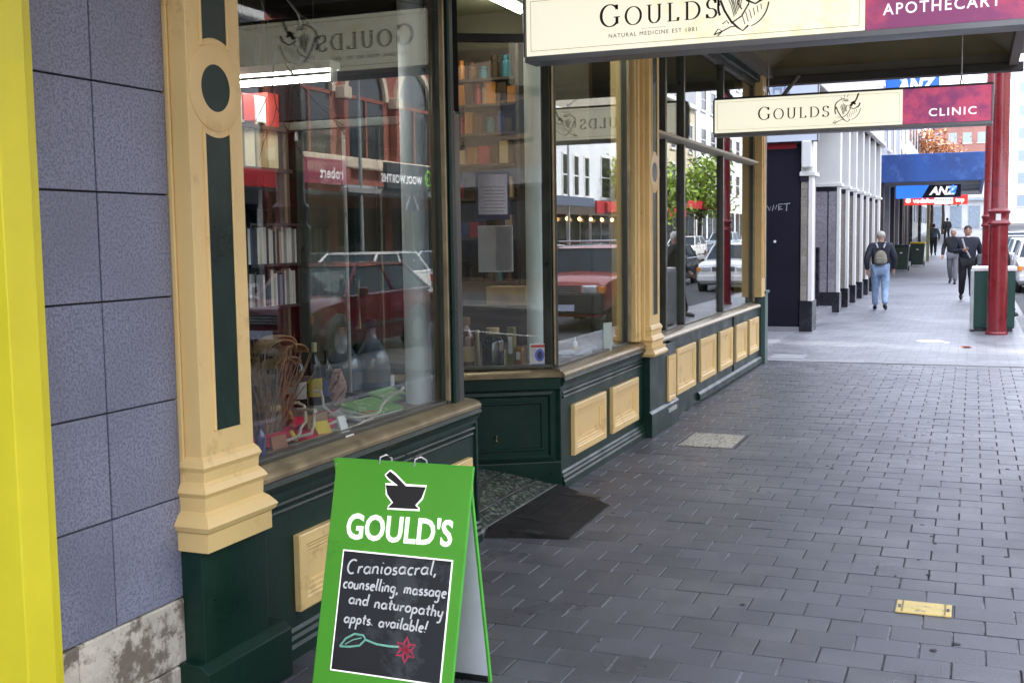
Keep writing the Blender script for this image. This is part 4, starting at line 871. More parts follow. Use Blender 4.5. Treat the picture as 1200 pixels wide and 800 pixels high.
tb = gy(7.9, 590, 348); MB().box(tb.x-.12, tb.x+.2, 7.85, 8.0, tb.z-.06, tb.z+.08).build('shelf_box', cb_[0]); tag(bpy.data.objects['shelf_box'], 'long tan cardboard box behind the grey paper sheet', 'box')
MB().box(tb.x-.35, tb.x+.3, 7.8, 8.1, tb.z-.09, tb.z-.065).build('box_shelf', dark_wood, shop)
# second street window
c0 = gz(.78, 712, 412); t = empty('display_card', c0, 'pale grey green card standing in the second street window', 'card'); MB().box(-.05, .05, -.003, .003, 0, .22, Fr(c0, (.35, .94, 0), (.94, -.35, 0))).build('card', mat('grey green card', (.35, .42, .38), .5), t)
c0 = gz(.78, 674, 415); bottle('small_bottle', c0, .13, .02, wl, yl, None, lab='small white bottle standing in the second street window')
t = empty('fabric_heap', gz(.78, 700, 415), 'crumpled pale fabric lying in the second street window', 'fabric'); c0 = gz(.78, 700, 415); random.seed(8); b = MB()
for k in range(7): b.ball(c0+Vector((-.1+random.uniform(-.1, .05), random.uniform(-.3, .3), .01)), .08, .12, .035, 8, 5)
b.build('folds', mat('pale fabric', (.35, .38, .42), .8), t, kind='stuff', smooth=True)
pe_ = MB().box(-4.85, -4.75, 7.2, 8.9, .2, 3.4).build('partition', inter, shop)
# ================================================================== lane and buildings on this side beyond the shopfront
navy = mat('navy rendered wall', (.011, .010, .022), .65, .15, 2, .15, 30, spec=.2); wht = mat('white stone paint', (.72, .72, .70), .7, .08, 1, .1, 40)
tanm = mat('buff mosaic cladding', (.30, .27, .235), .6, .12, 6, rnd=.15, col2=(.22, .19, .17), c2amt=.3, c2scale=30); lilac = mat('lilac grey mosaic', (.30, .28, .32), .6, .12, 6, rnd=.12, col2=(.22, .2, .24), c2amt=.4, c2scale=30)
blackb = mat('black granite base', (.018, .018, .026), .25, .2, 5); wglass = mat('dark shop glass', (.02, .024, .03), .08, .3, 2, spec=.8)
bld = empty('corner_building', (-4, 24, 0), 'white building with mosaic clad piers, black bases and a navy end wall across the lane', 'building')
FY = Fr((0, 19.55, 0), (1, 0, 0), (0, -1, 0))
nw = MB().box(-9, -2.70, -.4, 0, 0, 3.12, FY).build('navy_wall', navy, bld, bevel=.01)
MB().box(-3.60, -2.76, 0, .01, 3.05, 3.14, FY).build('red_band', mat('red band', (.30, .01, .015), .5), nw)
MB().box(-9, -2.69, -.4, .03, 0, .08, FY).build('kerb_base', conc, nw)
b = MB(); random.seed(2)
q0 = gy(19.53, 899, 247)
for st_ in ([(0, .08), (.03, .0), (.06, .08), (.04, .04)], [(.08, .0), (.10, .09), (.13, .02), (.15, .09)], [(.18, .02), (.24, .02)], [(.18, .05), (.22, .06)], [(.18, .0), (.18, .10), (.25, .10)], [(.26, .10), (.36, .11)], [(.31, .11), (.30, -.01)]):
    b.stroke(FY, [(q0.x+x*1.05, q0.z+z*1.05) for x, z in st_], .012, .0, .0015)
b.build('graffiti_scrawl', mat('grey white spray', (.45, .45, .5), .8), nw, kind='stuff', normals=False)
MB().add([FY(gy(19.54, 908, 283).x+.025*math.cos(k), .002, gy(19.54, 908, 283).z+.025*math.sin(k)) for k in range(6)], [tuple(range(6))]).build('paint_spot', white_p, nw)
sg = MB().box(-3.9, -2.41, 0, .12, 3.16, 4.3, FY).build('wall_sign_panel', mat('pale blue white sign', (.62, .68, .78), .4, .05, 1), bld); MB().box(-2.41, -2.395, 0, .125, 3.15, 4.3, FY).box(-3.9, -2.41, 0, .125, 3.145, 3.16, FY).build('panel_edge', blackb, sg)
b = MB(); q0 = gy(19.4, 894, 111); text(b, Fr((0, 19.42, 0), (1, 0, 0), (0, -1, 0)), 'THE', q0.x, q0.z, .27, b=.002, sx=.9); b.build('lettering', mat('blue grey lettering', (.22, .33, .5), .5), sg, kind='stuff', normals=False)
def pier(y, w_, x0, x1, zb, zt, two=True, top=4.15):
    p_ = MB().box(x0, x1, y, y+w_, zb, zt).build('pier', tanm, bld)
    n = 6; hz = (zt-zb)/16
    if y < 26:
        m_ = MB()
        for i in range(16):
            for (a0, a1) in ((x0, x1-.07),): m_.box(a0+.01, a1-.01, y-.008, y-.001, zb+i*hz+.004, zb+(i+1)*hz-.004)
        m_.build('cladding_course', tanm if y < 22 else lilac, p_, kind='stuff')
    if two and x1-x0 > .4: MB().box(x1-.235, x1-.215, y-.014, y, zb, zt).build('seam', blackb, p_)
    MB().box(x1-.055, x1+.012, y-.02, y+w_*.6, zb-.03, zt+.09).build('white_edge', wht, p_, bevel=.008)
    MB().box(x0-.01, x1-.05, y-.022, y+w_+.02, zt, zt+.09).build('black_band', blackb, p_)
    MB().box(x0-.01, x1+.02, y-.03, y+w_+.03, 0, zb).build('base', blackb, p_, bevel=.008)
    MB().box(x0-.02, x1+.05, y-.05, y+w_+.05, zt+.09, zt+.16).build('capping', wht, p_, bevel=.01)
    MB().box(x0, x1+.01, y, y+w_, zt+.16, top).build('upper_pier', wht, p_)
pier(19.53, .5, -2.68, -2.50, .52, 2.50)
MB().box(-2.66, -2.50, 19.40, 19.53, 2.72, 3.16).build('pipe_box', wht, bld, bevel=.02)
MB().box(-4.2, -4.1, 20.0, 24.4, 0, 4.2).build('porch_wall', blackb, bld); MB().box(-4.1, -2.95, 24.2, 24.38, 0, 1.35).build('porch_side', blackb, bld)
MB().box(-4.1, -2.7, 20.05, 24.4, 0, .14).build('porch_step', conc, bld)
for k, (y, w_, x0) in enumerate(((24.42, .55, -3.06), (26.15, .55, -3.0), (27.85, .5, -3.0), (29.6, .5, -3.0), (31.3, .5, -3.0), (33.2, .5, -3.0), (35.1, .7, -3.0))): pier(y, w_*.6, x0, -2.575, .42, 2.50)
for k in range(6):
    y0 = (24.97, 26.7, 28.35, 30.1, 31.8, 33.7)[k]; y1 = (26.15, 27.85, 29.6, 31.3, 33.2, 35.1)[k]
    wi = MB().box(-3.05, -3.0, y0, y1, .45, 3.7).build('window', wglass, bld); MB().box(-3.06, -2.9, y0, y1, 0, .45).build('sill_wall', blackb, wi)
    for z in (1.6, 2.6): MB().box(-3.0, -2.975, y0, y1, z, z+.06).build('glazing_bar', wht, wi)
MB().box(-9, -2.56, 19.57, 35.8, 4.15, 9).build('upper_wall', wht, bld, bevel=.02); MB().box(-9, -2.46, 19.5, 35.85, 4.15, 4.28).build('string_course', wht, bld, bevel=.02)
MB().box(-9, -3.1, 24.5, 35.7, 0, 4.15).build('inner_wall', blackb, bld)
MB().tube([(-2.35, 30, 5.2), (-2.2, 31, 4.7)], .09, 10).build('lamp_arm', wht, bld)

b2 = empty('bank_building', (-5, 46, 0), 'dark fronted building under the flat blue awning', 'building')
dkb = mat('dark brown shopfront', (.045, .037, .037), .5, .2, 2)
MB().box(-10, -3.3, 36.2, 57, 0, 9.5).build('wall', mat('grey render', (.30, .31, .34), .7, .1, 1), b2)
for k in range(7):
    y = 36.4+k*2.9; MB().box(-3.3, -2.95, y, y+.5, 0, 3.4).build('pilaster', mat('grey render', (.3, .31, .34)) if k % 2 else dkb, b2, bevel=.02)
    if k < 6: wi = MB().box(-3.34, -3.25, y+.5, y+2.9, .4, 2.9).build('window', wglass, b2); MB().box(-3.3, -3.1, y+.5, y+2.9, 0, .4).build('stall', dkb, wi); MB().box(-3.3, -3.15, y+.5, y+2.9, 2.9, 3.4).build('head', dkb, wi)
for k in range(5):
    for z in (5, 7.2): wi = MB().box(-3.33, -3.28, 38+k*3.6, 39.4+k*3.6, z, z+1.5).build('window', wglass, b2); MB().box(-3.3, -3.2, 37.9+k*3.6, 39.5+k*3.6, z-.12, z).build('sill', wht, wi)
aw2 = empty('blue_awning', (-1.4, 46, 3.4), 'flat deep blue awning projecting over the far footpath', 'awning'); bluea = mat('blue awning fascia', (.025, .085, .30), .5, .25, 1.2, col2=(.05, .13, .38), c2amt=.3, c2scale=1.5)
YA = 42.0; a_, b_ = gy(YA, 1030, 182), gy(YA, 1153, 211)
MB().box(a_.x, b_.x, YA, YA+.12, b_.z, a_.z).build('front_fascia', bluea, aw2, bevel=.02); MB().box(b_.x-.1, b_.x+.02, YA+.12, 56, b_.z, a_.z).build('side_fascia', bluea, aw2)
MB().box(-3.3, b_.x-.1, YA+.12, 56, b_.z+.12, b_.z+.2).build('soffit', mat('pale grey soffit', (.42, .42, .43), .7, .1, 1), aw2)
for y in (45, 49, 53): MB().box(-3.3, b_.x-.1, y, y+.12, b_.z, b_.z+.12).build('rib', mat('pale grey soffit', (.4, .4, .4)), aw2)
def flatsign(name, Y, x0, y0, x1, y1, m, lab, d=.18):
    a_, b_ = gy(Y, x0, y0), gy(Y, x1, y1); t = empty(name, ((a_.x+b_.x)/2, Y, b_.z), lab, 'sign'); MB().box(a_.x, b_.x, Y, Y+d, b_.z, a_.z).build('box', m, t, bevel=.01); return t, a_.x, b_.x, b_.z, a_.z
bs = mat('backlit blue sign', (.03, .16, .75), .4, .05, 1, emit=.5); bks = mat('black sign face', (.01, .012, .03), .4); rs_ = mat('backlit red sign', (.65, .03, .015), .4, .05, 1, emit=.35); ws_ = mat('backlit white sign', (.85, .82, .8), .4, .03, 1, emit=.4)
Y = 45.5; t, x0, x1, z0, z1 = flatsign('hanging_sign', Y, 1050, 215, 1126, 231, bs, 'blue and black hanging sign reading ANZ beneath the blue awning'); Fz = Fr((0, Y, 0), (1, 0, 0), (0, -1, 0)); W_ = x1-x0
MB().prism([(x0+W_*.40, z0), (x1, z0), (x1, z1), (x0+W_*.54, z1)], .002, .01, Fz).build('black_panel', bks, t)
b = MB(); text(b, Fz, 'ANZ', x0+W_*.53, z0+.12, .40, b=.012, bold=.02, shear=.25); b.build('lettering', inkw, t, kind='stuff', normals=False)
b = MB(); cx_, cz_ = x0+W_*.88, (z0+z1)/2
for an in (90, 35, 145, -60, 240): b.add([Fz(cx_+.10*math.cos(R(an))+.09*math.cos(k*.785)*(.6), .013, cz_+.10*math.sin(R(an))+.09*math.sin(k*.785)) for k in range(8)], [tuple(range(8))])
b.build('lotus_emblem', bs, t, kind='stuff', normals=False)
MB().tube([((x0+x1)/2+.5, Y+.1, z1), ((x0+x1)/2+.5, Y+.1, z1+.4)], .02, 6).build('hanger', blackb, t)
Y = 58; t, x0, x1, z0, z1 = flatsign('fascia_sign', Y, 1060, 230, 1134, 239, rs_, 'long red and white sign with vodafone lettering below the black and blue one'); Fz = Fr((0, Y, 0), (1, 0, 0), (0, -1, 0)); W_ = x1-x0
MB().box(x0+W_*.48, x0+W_*.77, .002, .01, z0+.03, z1-.03, Fz).build('white_panel', ws_, t)
b = MB(); text(b, Fz, 'vodafone', x0+W_*.14, z0+.10, .30, b=.006, bold=.012); b.build('lettering', inkw, t, kind='stuff', normals=False)
MB().add([Fz(x0+W_*.06+.12*math.cos(k*.52), .006, (z0+z1)/2+.12*math.sin(k*.52)) for k in range(12)], [tuple(range(12))]).build('round_mark', inkw, t, normals=False)
b = MB()
for k in range(9): b.box(x0+W_*(.50+.028*k), x0+W_*(.50+.028*k)+.045, .011, .014, (z0+z1)/2-.05, (z0+z1)/2+.05, Fz)
b.build('small_print', mat('grey lettering', (.22, .21, .17)), t, kind='stuff')
b = MB(); text(b, Fz, 'top', x0+W_*.81, z0+.12, .28, b=.006, bold=.012); b.build('lettering', inkw, t, kind='stuff', normals=False)
Y = 39; a_, b_ = gy(Y, 1038, 84), gy(Y, 1100, 150); t = empty('projecting_sign', (a_.x, Y, b_.z), 'upright blue square sign with white lotus and ANZ above the cream hanging sign', 'sign')
MB().box(a_.x, b_.x, Y, Y+.2, b_.z, a_.z+.1).build('box', mat('blue sign face', (.015, .12, .52), .4, .05, 1, emit=.2), t, bevel=.02)
Fz = Fr((0, Y, 0), (1, 0, 0), (0, -1, 0)); b = MB(); q = gy(Y, 1052, 106); text(b, Fz, 'ANZ', q.x, q.z-.08, .62, b=.01, bold=.03, shear=.2, sx=.8); b.build('lettering', inkw, t, kind='stuff', normals=False)
b = MB(); qc = gy(Y, 1069, 92)
for dx, an in ((-.30, 125), (.30, 55), (0, 90)):
    b.prism([(qc.x+dx, qc.z-.12), (qc.x+dx+.16, qc.z+.10), (qc.x+dx-.16, qc.z+.10)], .002, .01, Fz)
b.build('lotus_emblem', mat('pale blue emblem', (.35, .62, .8), .5), t, kind='stuff')
MB().tube([(-3.2, Y+.1, a_.z), (a_.x, Y+.1, a_.z)], .04, 6).build('bracket', blackb, t)
# shops farther along
b3 = empty('far_shops', (-6, 70, 0), 'row of far shops with dark posts beyond the blue awning', 'building'); wf = mat('pale render', (.50, .50, .50), .8, .1, .5)
MB().box(-12, -4.0, 57.2, 78, hill(60)-.3, 8.8).build('wall', wf, b3)
for k in range(6):
    y = 57.5+k*3.2; wi = MB().box(-4.05, -3.95, y+.4, y+2.9, hill(y)+.3, hill(y)+3).build('shop_window', wglass, b3)
    MB().box(-4.0, -3.6, y, y+.4, hill(y)-.1, 3.6+hill(y)).build('shop_pilaster', dkb, b3)
for x in (-2.95, -2.55, -2.15): MB().box(x, x+.14, 59.5, 59.7, hill(59), 3.55).build('dark_post', blackb if x != -2.15 else mat('olive post', (.2, .2, .08), .5), b3)
MB().box(-4, .35, 58.2, 66, 3.55, 3.75).build('awning_slab', mat('pale grey soffit', (.4, .4, .4)), b3)
for i in range(5):
    for z in (5, 7): wi = MB().box(-4.03, -3.97, 59+i*3.8, 60.4+i*3.8, z, z+1.4).build('window', wglass, b3)
b4 = empty('far_pale_building', (-7, 100, 0), 'pale building at the top of the rising street on the left', 'building')
MB().box(-14, -4.6, 80, 150, -.5, 11).build('wall', wf, b4)
for i in range(14):
    for j in range(3): MB().box(-4.65, -4.55, 82+i*4.6, 84.2+i*4.6, 1.6+hill(90)+j*3, 3.2+hill(90)+j*3).build('window', wglass, b4)
MB().box(-4.6, -1.0, 84, 110, 4.3, 4.5).build('canopy', mat('grey canopy', (.4, .44, .48), .4), b4)
t = empty('end_pavilion', (0, 138, 2), 'low white pavilion with grey roof edge across the top of the street', 'building'); MB().box(-5, 3.2, 138, 146, 1, 7.4).build('wall', wht, t); MB().box(-5.2, 3.4, 137.4, 146, 5.0, 5.3).build('roof_edge', mat('grey canopy', (.4, .44, .48)), t)
for k in range(4): MB().box(-4.4+k*1.9, -3.2+k*1.9, 137.9, 138.1, 2.0, 4.4).build('window', mat('pale window', (.3, .36, .42), .2), t)

b5 = empty('lane_end_building', (-11, 17.2, 0), 'rendered building closing the inner end of the side lane', 'building'); MB().box(-14, -9.5, 14.99, 19.54, 0, 12).build('wall', mat('grey render', (.30, .31, .34)), b5)  # added out of view to keep direct sun off the lane mouth
for z in (1, 4.5, 8): wi = MB().box(-9.55, -9.48, 16.4, 18, z, z+1.8).build('window', wglass, b5); MB().box(-9.5, -9.35, 16.3, 18.1, z-.12, z).build('sill', wht, wi)
# ================================================================== street furniture
t = empty('street_bin', (.32, 20.4, 0), 'dark green square street bin with white rim behind the nearest red post', 'bin')
gbm = mat('bin green', (.012, .060, .045), .45, .15, 4); MB().box(.0, .64, 20.12, 20.76, .06, .98).build('cabinet', gbm, t, bevel=.02)
MB().box(-.035, .02, 20.09, 20.79, .03, 1.0).build('side_rail', mat('pale grey metal', (.45, .47, .47), .5), t, bevel=.01); MB().box(-.02, .66, 20.10, 20.78, .985, 1.055).build('rim', white_p, t, bevel=.02)
MB().box(.03, .61, 20.15, 20.72, 0, .06).build('plinth', blackb, t); MB().box(.06, .58, 20.115, 20.125, .12, .9).build('door', mat('bin green', (.012, .06, .045)), t, bevel=.004); MB().box(.655, .70, 20.3, 20.36, .25, .29).build('hinge', blackb, t)
def wheelie(lidm, lab, loc):
    t = empty('wheelie_bin', loc, lab, 'wheelie bin', 'wheelie bins outside the far shops'); x, y, z = loc; bd = mat('bin body green', (.025, .05, .03), .5)
    MB().add([(x-.24, y, z+.06), (x+.24, y, z+.06), (x+.24, y+.5, z+.06), (x-.24, y+.5, z+.06), (x-.30, y-.06, z+1.0), (x+.30, y-.06, z+1.0), (x+.30, y+.6, z+1.0), (x-.30, y+.6, z+1.0)], [(0, 1, 2, 3), (4, 5, 6, 7), (0, 1, 5, 4), (1, 2, 6, 5), (2, 3, 7, 6), (3, 0, 4, 7)]).build('body', bd, t, bevel=.02)
    MB().prism([(-.33, 1.0), (.33, 1.0), (.30, 1.07), (-.30, 1.07)], -.1, .66, Fr((x, y, z), (1, 0, 0), (0, 1, 0))).build('lid', lidm, t, bevel=.01)
    MB().tube([(x-.22, y+.64, z+.98), (x+.22, y+.64, z+.98)], .02, 6).build('handle', bd, t); MB().box(x-.05, x+.05, y-.045, y-.03, z+.72, z+.82).build('sticker', white_p, t)
    for s_ in (-1, 1): MB().tube([(x+s_*.24, y+.5, z+.1), (x+s_*.29, y+.5, z+.1)], .1, 12).build('wheel', black_p, t)
wheelie(mat('yellow bin lid', (.75, .55, .02), .5), 'dark green wheelie bin with yellow lid outside the far shops', (gy(54, 1075, 300).x, 54, hill(54)))
wheelie(black_p, 'dark wheelie bin with black lid, nearer than the yellow lidded bin', (gy(49, 1056, 300).x, 49, hill(49)))
t = MB().box(-.10, -.02, 17.2, 17.26, .004, .03).add([(-.12, 17.18, .01), (.02, 17.22, .012), (-.02, 17.32, .02), (-.14, 17.28, .03)], [(0, 1, 2, 3)]).build('fallen_leaf', mat('brown leaf', (.25, .07, .04), .7)); tag(t, 'curled brown leaf lying on the pale concrete in front of the bin', 'leaf')
t = empty('drain_cover', (-.58, 18.2, 0), 'round white cover in the pale concrete beyond the pavers', 'cover'); MB().lathe((-.58, 18.2, 0), [(.20, 0), (.20, .006), (.18, .008)], 20).build('lid', white_p, t); MB().lathe((-.34, 18.0, 0), [(.05, 0), (.05, .006)], 12).build('stud', white_p, t)

# ================================================================== people
def skin(verts, edges, rad, lev=2):
    me = bpy.data.meshes.new('s'); me.from_pydata(verts, edges, []); o = bpy.data.objects.new('s', me); COL.objects.link(o)
    m_ = o.modifiers.new('k', 'SKIN'); m_.use_smooth_shade = True
    sv = me.skin_vertices[0].data
    for i, r_ in enumerate(rad): sv[i].radius = (r_, r_) if not isinstance(r_, tuple) else r_; sv[i].use_root = (i == 0)
    s_ = o.modifiers.new('u', 'SUBSURF'); s_.levels = lev; s_.render_levels = lev
    dg = bpy.context.evaluated_depsgraph_get(); e = bpy.data.meshes.new_from_object(o.evaluated_get(dg)); bpy.data.objects.remove(o)
    mb = MB(); mb.v = [tuple(v.co) for v in e.vertices]; mb.f = [tuple(p.vertices) for p in e.polygons]; return mb
skinm = mat('skin', (.48, .27, .20), .55, .08, 8)
def person(loc, rz, lab, jacket, trouser, shoe, hair, h=1.74, stride=.28, hair_kind='short', pack=None, skirtcoat=False, raise_hand=False, group='people on the footpath'):
    t = empty('person', (0, 0, 0), lab, 'person', group); k = h/1.75; s_ = stride
    hip, kn, an = .93, .50, .09
    J = dict(pel=(0, 0, hip), sp=(0, .01, 1.12), ch=(0, .015, 1.32), nk=(0, .0, 1.47), hd=(0, .02, 1.56), ht=(0, .015, 1.69),
      hl=(-.095, 0, .90), hr=(.095, 0, .90), kl=(-.10, s_*.45+.04, kn), kr=(.10, -s_*.15+.04, kn), al=(-.10, s_*.9, an), ar=(.10, -s_*.9, an+.06),
      tl=(-.115, s_*.9+.16, .035), tr=(.115, -s_*.9+.14, .045), sl=(-.20, 0, 1.385), sr=(.20, 0, 1.385), el=(-.29, -.05-s_*.25, 1.12), er=(.29, -.05+s_*.25, 1.12), wl=(-.27, .08-s_*.5, .88), wr=(.27, .12+s_*.45, .90))
    if raise_hand: J['er'] = (.29, .05, 1.12); J['wr'] = (.10, .24, 1.18)
    sc = lambda v: tuple(c*k for c in v)
    def chain(names, radii, extra=()):
        order = []; edges = []
        for ch in names:
            for a, b in zip(ch[:-1], ch[1:]):
                for q in (a, b):
                    if q not in order: order.append(q)
                edges.append((order.index(a), order.index(b)))
        return [sc(J[q]) for q in order], edges, [(radii[q][0]*k, radii[q][1]*k) if isinstance(radii[q], tuple) else radii[q]*k for q in order]
    v, e, r_ = chain([('pel', 'sp', 'ch', 'nk', 'hd', 'ht'), ('ch', 'sl', 'el', 'wl'), ('ch', 'sr', 'er', 'wr'), ('pel', 'hl', 'kl', 'al'), ('pel', 'hr', 'kr', 'ar'), ],
      dict(pel=.11, sp=.10, ch=.12, nk=.052, hd=.078, ht=.070, sl=.05, sr=.05, el=.036, er=.036, wl=.024, wr=.024, hl=.075, hr=.075, kl=.05, kr=.05, al=.035, ar=.035))
    mb = skin(v, e, r_, 1)
    # face and hands
    hx, hy, hz = sc(J['hd']); mb.ball((hx, hy+.005, hz+.045*k), .078*k, .095*k, .118*k, 14, 10)
    mb.ball((hx, hy+.098*k, hz+.03*k), .014*k, .022*k, .024*k, 6, 5)
    for sx in (-1, 1): mb.ball((hx+sx*.080*k, hy, hz+.035*k), .014*k, .024*k, .034*k, 6, 5)
    for wn_, el in (('wl', 'el'), ('wr', 'er')):
        w0 = Vector(sc(J[wn_])); d = (w0-Vector(sc(J[el]))).normalized(); side = Vector((1, 0, 0)) if abs(d.x) < .8 else Vector((0, 1, 0)); fw = d.cross(side).normalized(); sd_ = fw.cross(d).normalized()
        mb.tube([w0-d*.02, w0+d*.03, w0+d*.09], [.024*k, .036*k, .036*k], 8)
        for q, ln in enumerate((.065, .078, .082, .072, .055)):
            if q == 0: mb.tube([w0+d*.03+fw*.03, w0+d*.06+fw*.055, w0+d*.095+fw*.05], [.012*k, .010*k, .008*k], 6)
            else:
                o_ = fw*(.036-.02*q+.008); mb.tube([w0+d*.085+o_, w0+d*(.085+ln*.5)+o_+sd_*.006, w0+d*(.085+ln)+o_*.9+sd_*.03], [.0095*k, .009*k, .007*k], 6)
    body = mb.build('body', skinm, t, smooth=True)
    fm = MB()
    for sx in (-1, 1): fm.ball((hx+sx*.03*k, hy+.094*k, hz+.058*k), .012*k, .006*k, .008*k, 6, 5); fm.box(hx+sx*.03*k-.018, hx+sx*.03*k+.018, hy+.088*k, hy+.098*k, hz+.075*k, hz+.082*k)
    fm.build('eyes', black_p, body, kind='stuff'); MB().box(hx-.024, hx+.024, hy+.085*k, hy+.094*k, hz-.008*k, hz+.0*k).build('mouth', mat('lips', (.35, .13, .11), .6), body)
    J2 = dict(J); 
    v, e, r_ = chain([('pel', 'sp', 'ch', 'nk'), ('ch', 'sl', 'el', 'wl'), ('ch', 'sr', 'er', 'wr')], dict(pel=(.20, .15), sp=(.205, .155), ch=(.185, .15), nk=.07, sl=.092, sr=.092, el=.070, er=.070, wl=.05, wr=.05))
    v = [list(q) for q in v]; v[0][2] -= .06; jk = skin(v, e, r_, 2).build('jacket', jacket, t, smooth=True)
    v, e, r_ = chain([('pel', 'hl', 'kl', 'al'), ('pel', 'hr', 'kr', 'ar')], dict(pel=(.165, .14), hl=.125, hr=.125, kl=.086, kr=.086, al=.066, ar=.066))
    skin(v, e, r_, 2).build('trousers', trouser, t, smooth=True)
    for sx, a, to in ((-1, 'al', 'tl'), (1, 'ar', 'tr')):
        A_, T_ = Vector(sc(J[a])), Vector(sc(J[to])); sh_ = MB(); sh_.tube([A_+Vector((0, -.06, -.04)), A_+Vector((0, -.02, -.025)), A_.lerp(T_, .6)+Vector((0, 0, -.005)), T_+Vector((0, .02, .0))], [.03*k, .046*k, .044*k, .028*k], 10); sh_.build('shoe', shoe, t, smooth=True)
    top = MB()
    if hair_kind == 'cap': top.ball((hx, hy-.005, hz+.075*k), .092*k, .108*k, .085*k, 14, 8).box(hx-.06, hx+.06, hy+.06, hy+.16, hz+.065*k, hz+.078*k); nm = 'cap'
    else: top.ball((hx, hy-.012*k, hz+.090*k), .086*k, .100*k, .085*k, 14, 8).ball((hx, hy-.04*k, hz+.05*k), .084*k, .075*k, .09*k, 12, 8); nm = 'hair'
    top.build(nm, hair, t, smooth=True)
    MB().lathe((0, .01*k, 1.43*k), [(.075*k, 0), (.068*k, .04*k), (.06*k, .055*k)], 14).build('collar', white_p if raise_hand else jacket, t, smooth=True)
    if pack:
        pk = skin([sc((0, -.20, .98)), sc((0, -.22, 1.12)), sc((0, -.19, 1.32))], [(0, 1), (1, 2)], [(.15*k, .09*k), (.155*k, .10*k), (.10*k, .07*k)], 2).build('backpack', pack, t, smooth=True)
        MB().box(-.09, .09, -.345, -.30, 1.0, 1.12).build('pocket', mat('pack pocket', (.20, .19, .15), .8), pk, bevel=.02)
        for sx in (-1, 1): MB().tube([sc((sx*.06, -.17, 1.36)), sc((sx*.10, -.05, 1.47)), sc((sx*.12, .10, 1.42)), sc((sx*.12, .15, 1.25))], .018, 6).build('strap', mat('strap grey', (.35, .36, .38), .8), pk)
    if raise_hand: MB().tube([sc((-.05, .15, 1.0)), sc((.06, .165, 1.2)), sc((.12, .10, 1.42)), sc((.10, -.08, 1.46))], .024, 6).build('bag_strap', mat('strap grey', (.35, .36, .38)), t); MB().box(-.33, -.20, -.12, .12, .85, 1.1).build('shoulder_bag', mat('grey bag', (.12, .12, .13), .7), t, bevel=.03)
    place(t, loc, rz); return t
nvy = mat('dark navy jacket', (.018, .020, .035), .75, .3, 9, .9, 16); jean = mat('pale blue jeans', (.28, .40, .58), .85, .2, 12, .8, 18); blk = mat('black cloth', (.016, .016, .02), .8, .3, 9, .9, 16); shoeb = mat('black shoe', (.01, .01, .012), .4); ghair = mat('grey hair', (.42, .40, .36), .9, .15, 20); bhair = mat('dark hair', (.03, .02, .014), .7, .2, 20)
person((-1.80, 25.1, .0), R(4), 'person in navy jacket and pale jeans walking away with a khaki backpack', nvy, jean, shoeb, ghair, h=1.70, hair_kind='cap', pack=mat('khaki pack', (.22, .20, .15), .85, .2, 8))
person((-.13, 28.8, .0), R(184), 'person with short dark hair in black jacket walking towards the camera holding a bag strap', nvy, blk, shoeb, bhair, h=1.79, raise_hand=True)
person((gy(38, 1117, 300).x, 38, .0), R(172), 'person in dark jacket and grey trousers just behind the man holding a strap', blk, mat('grey trousers', (.16, .16, .18), .8), shoeb, ghair, h=1.74)
person((gy(66, 1094, 280).x, 66, hill(66)), R(0), 'person in grey blue jacket walking away far up the footpath', mat('slate jacket', (.06, .085, .10), .8), blk, shoeb, bhair, h=1.76)
person((gy(92, 1110, 265).x, 92, hill(92)), R(20), 'farthest person in black, a small figure beyond the slate jacket', blk, blk, shoeb, bhair, h=1.76)
person((.46, 22.6, .0), R(88), 'person with white hair in a black coat hidden behind the red post and bin', blk, blk, shoeb, mat('white hair', (.6, .58, .55), .9), h=1.74)
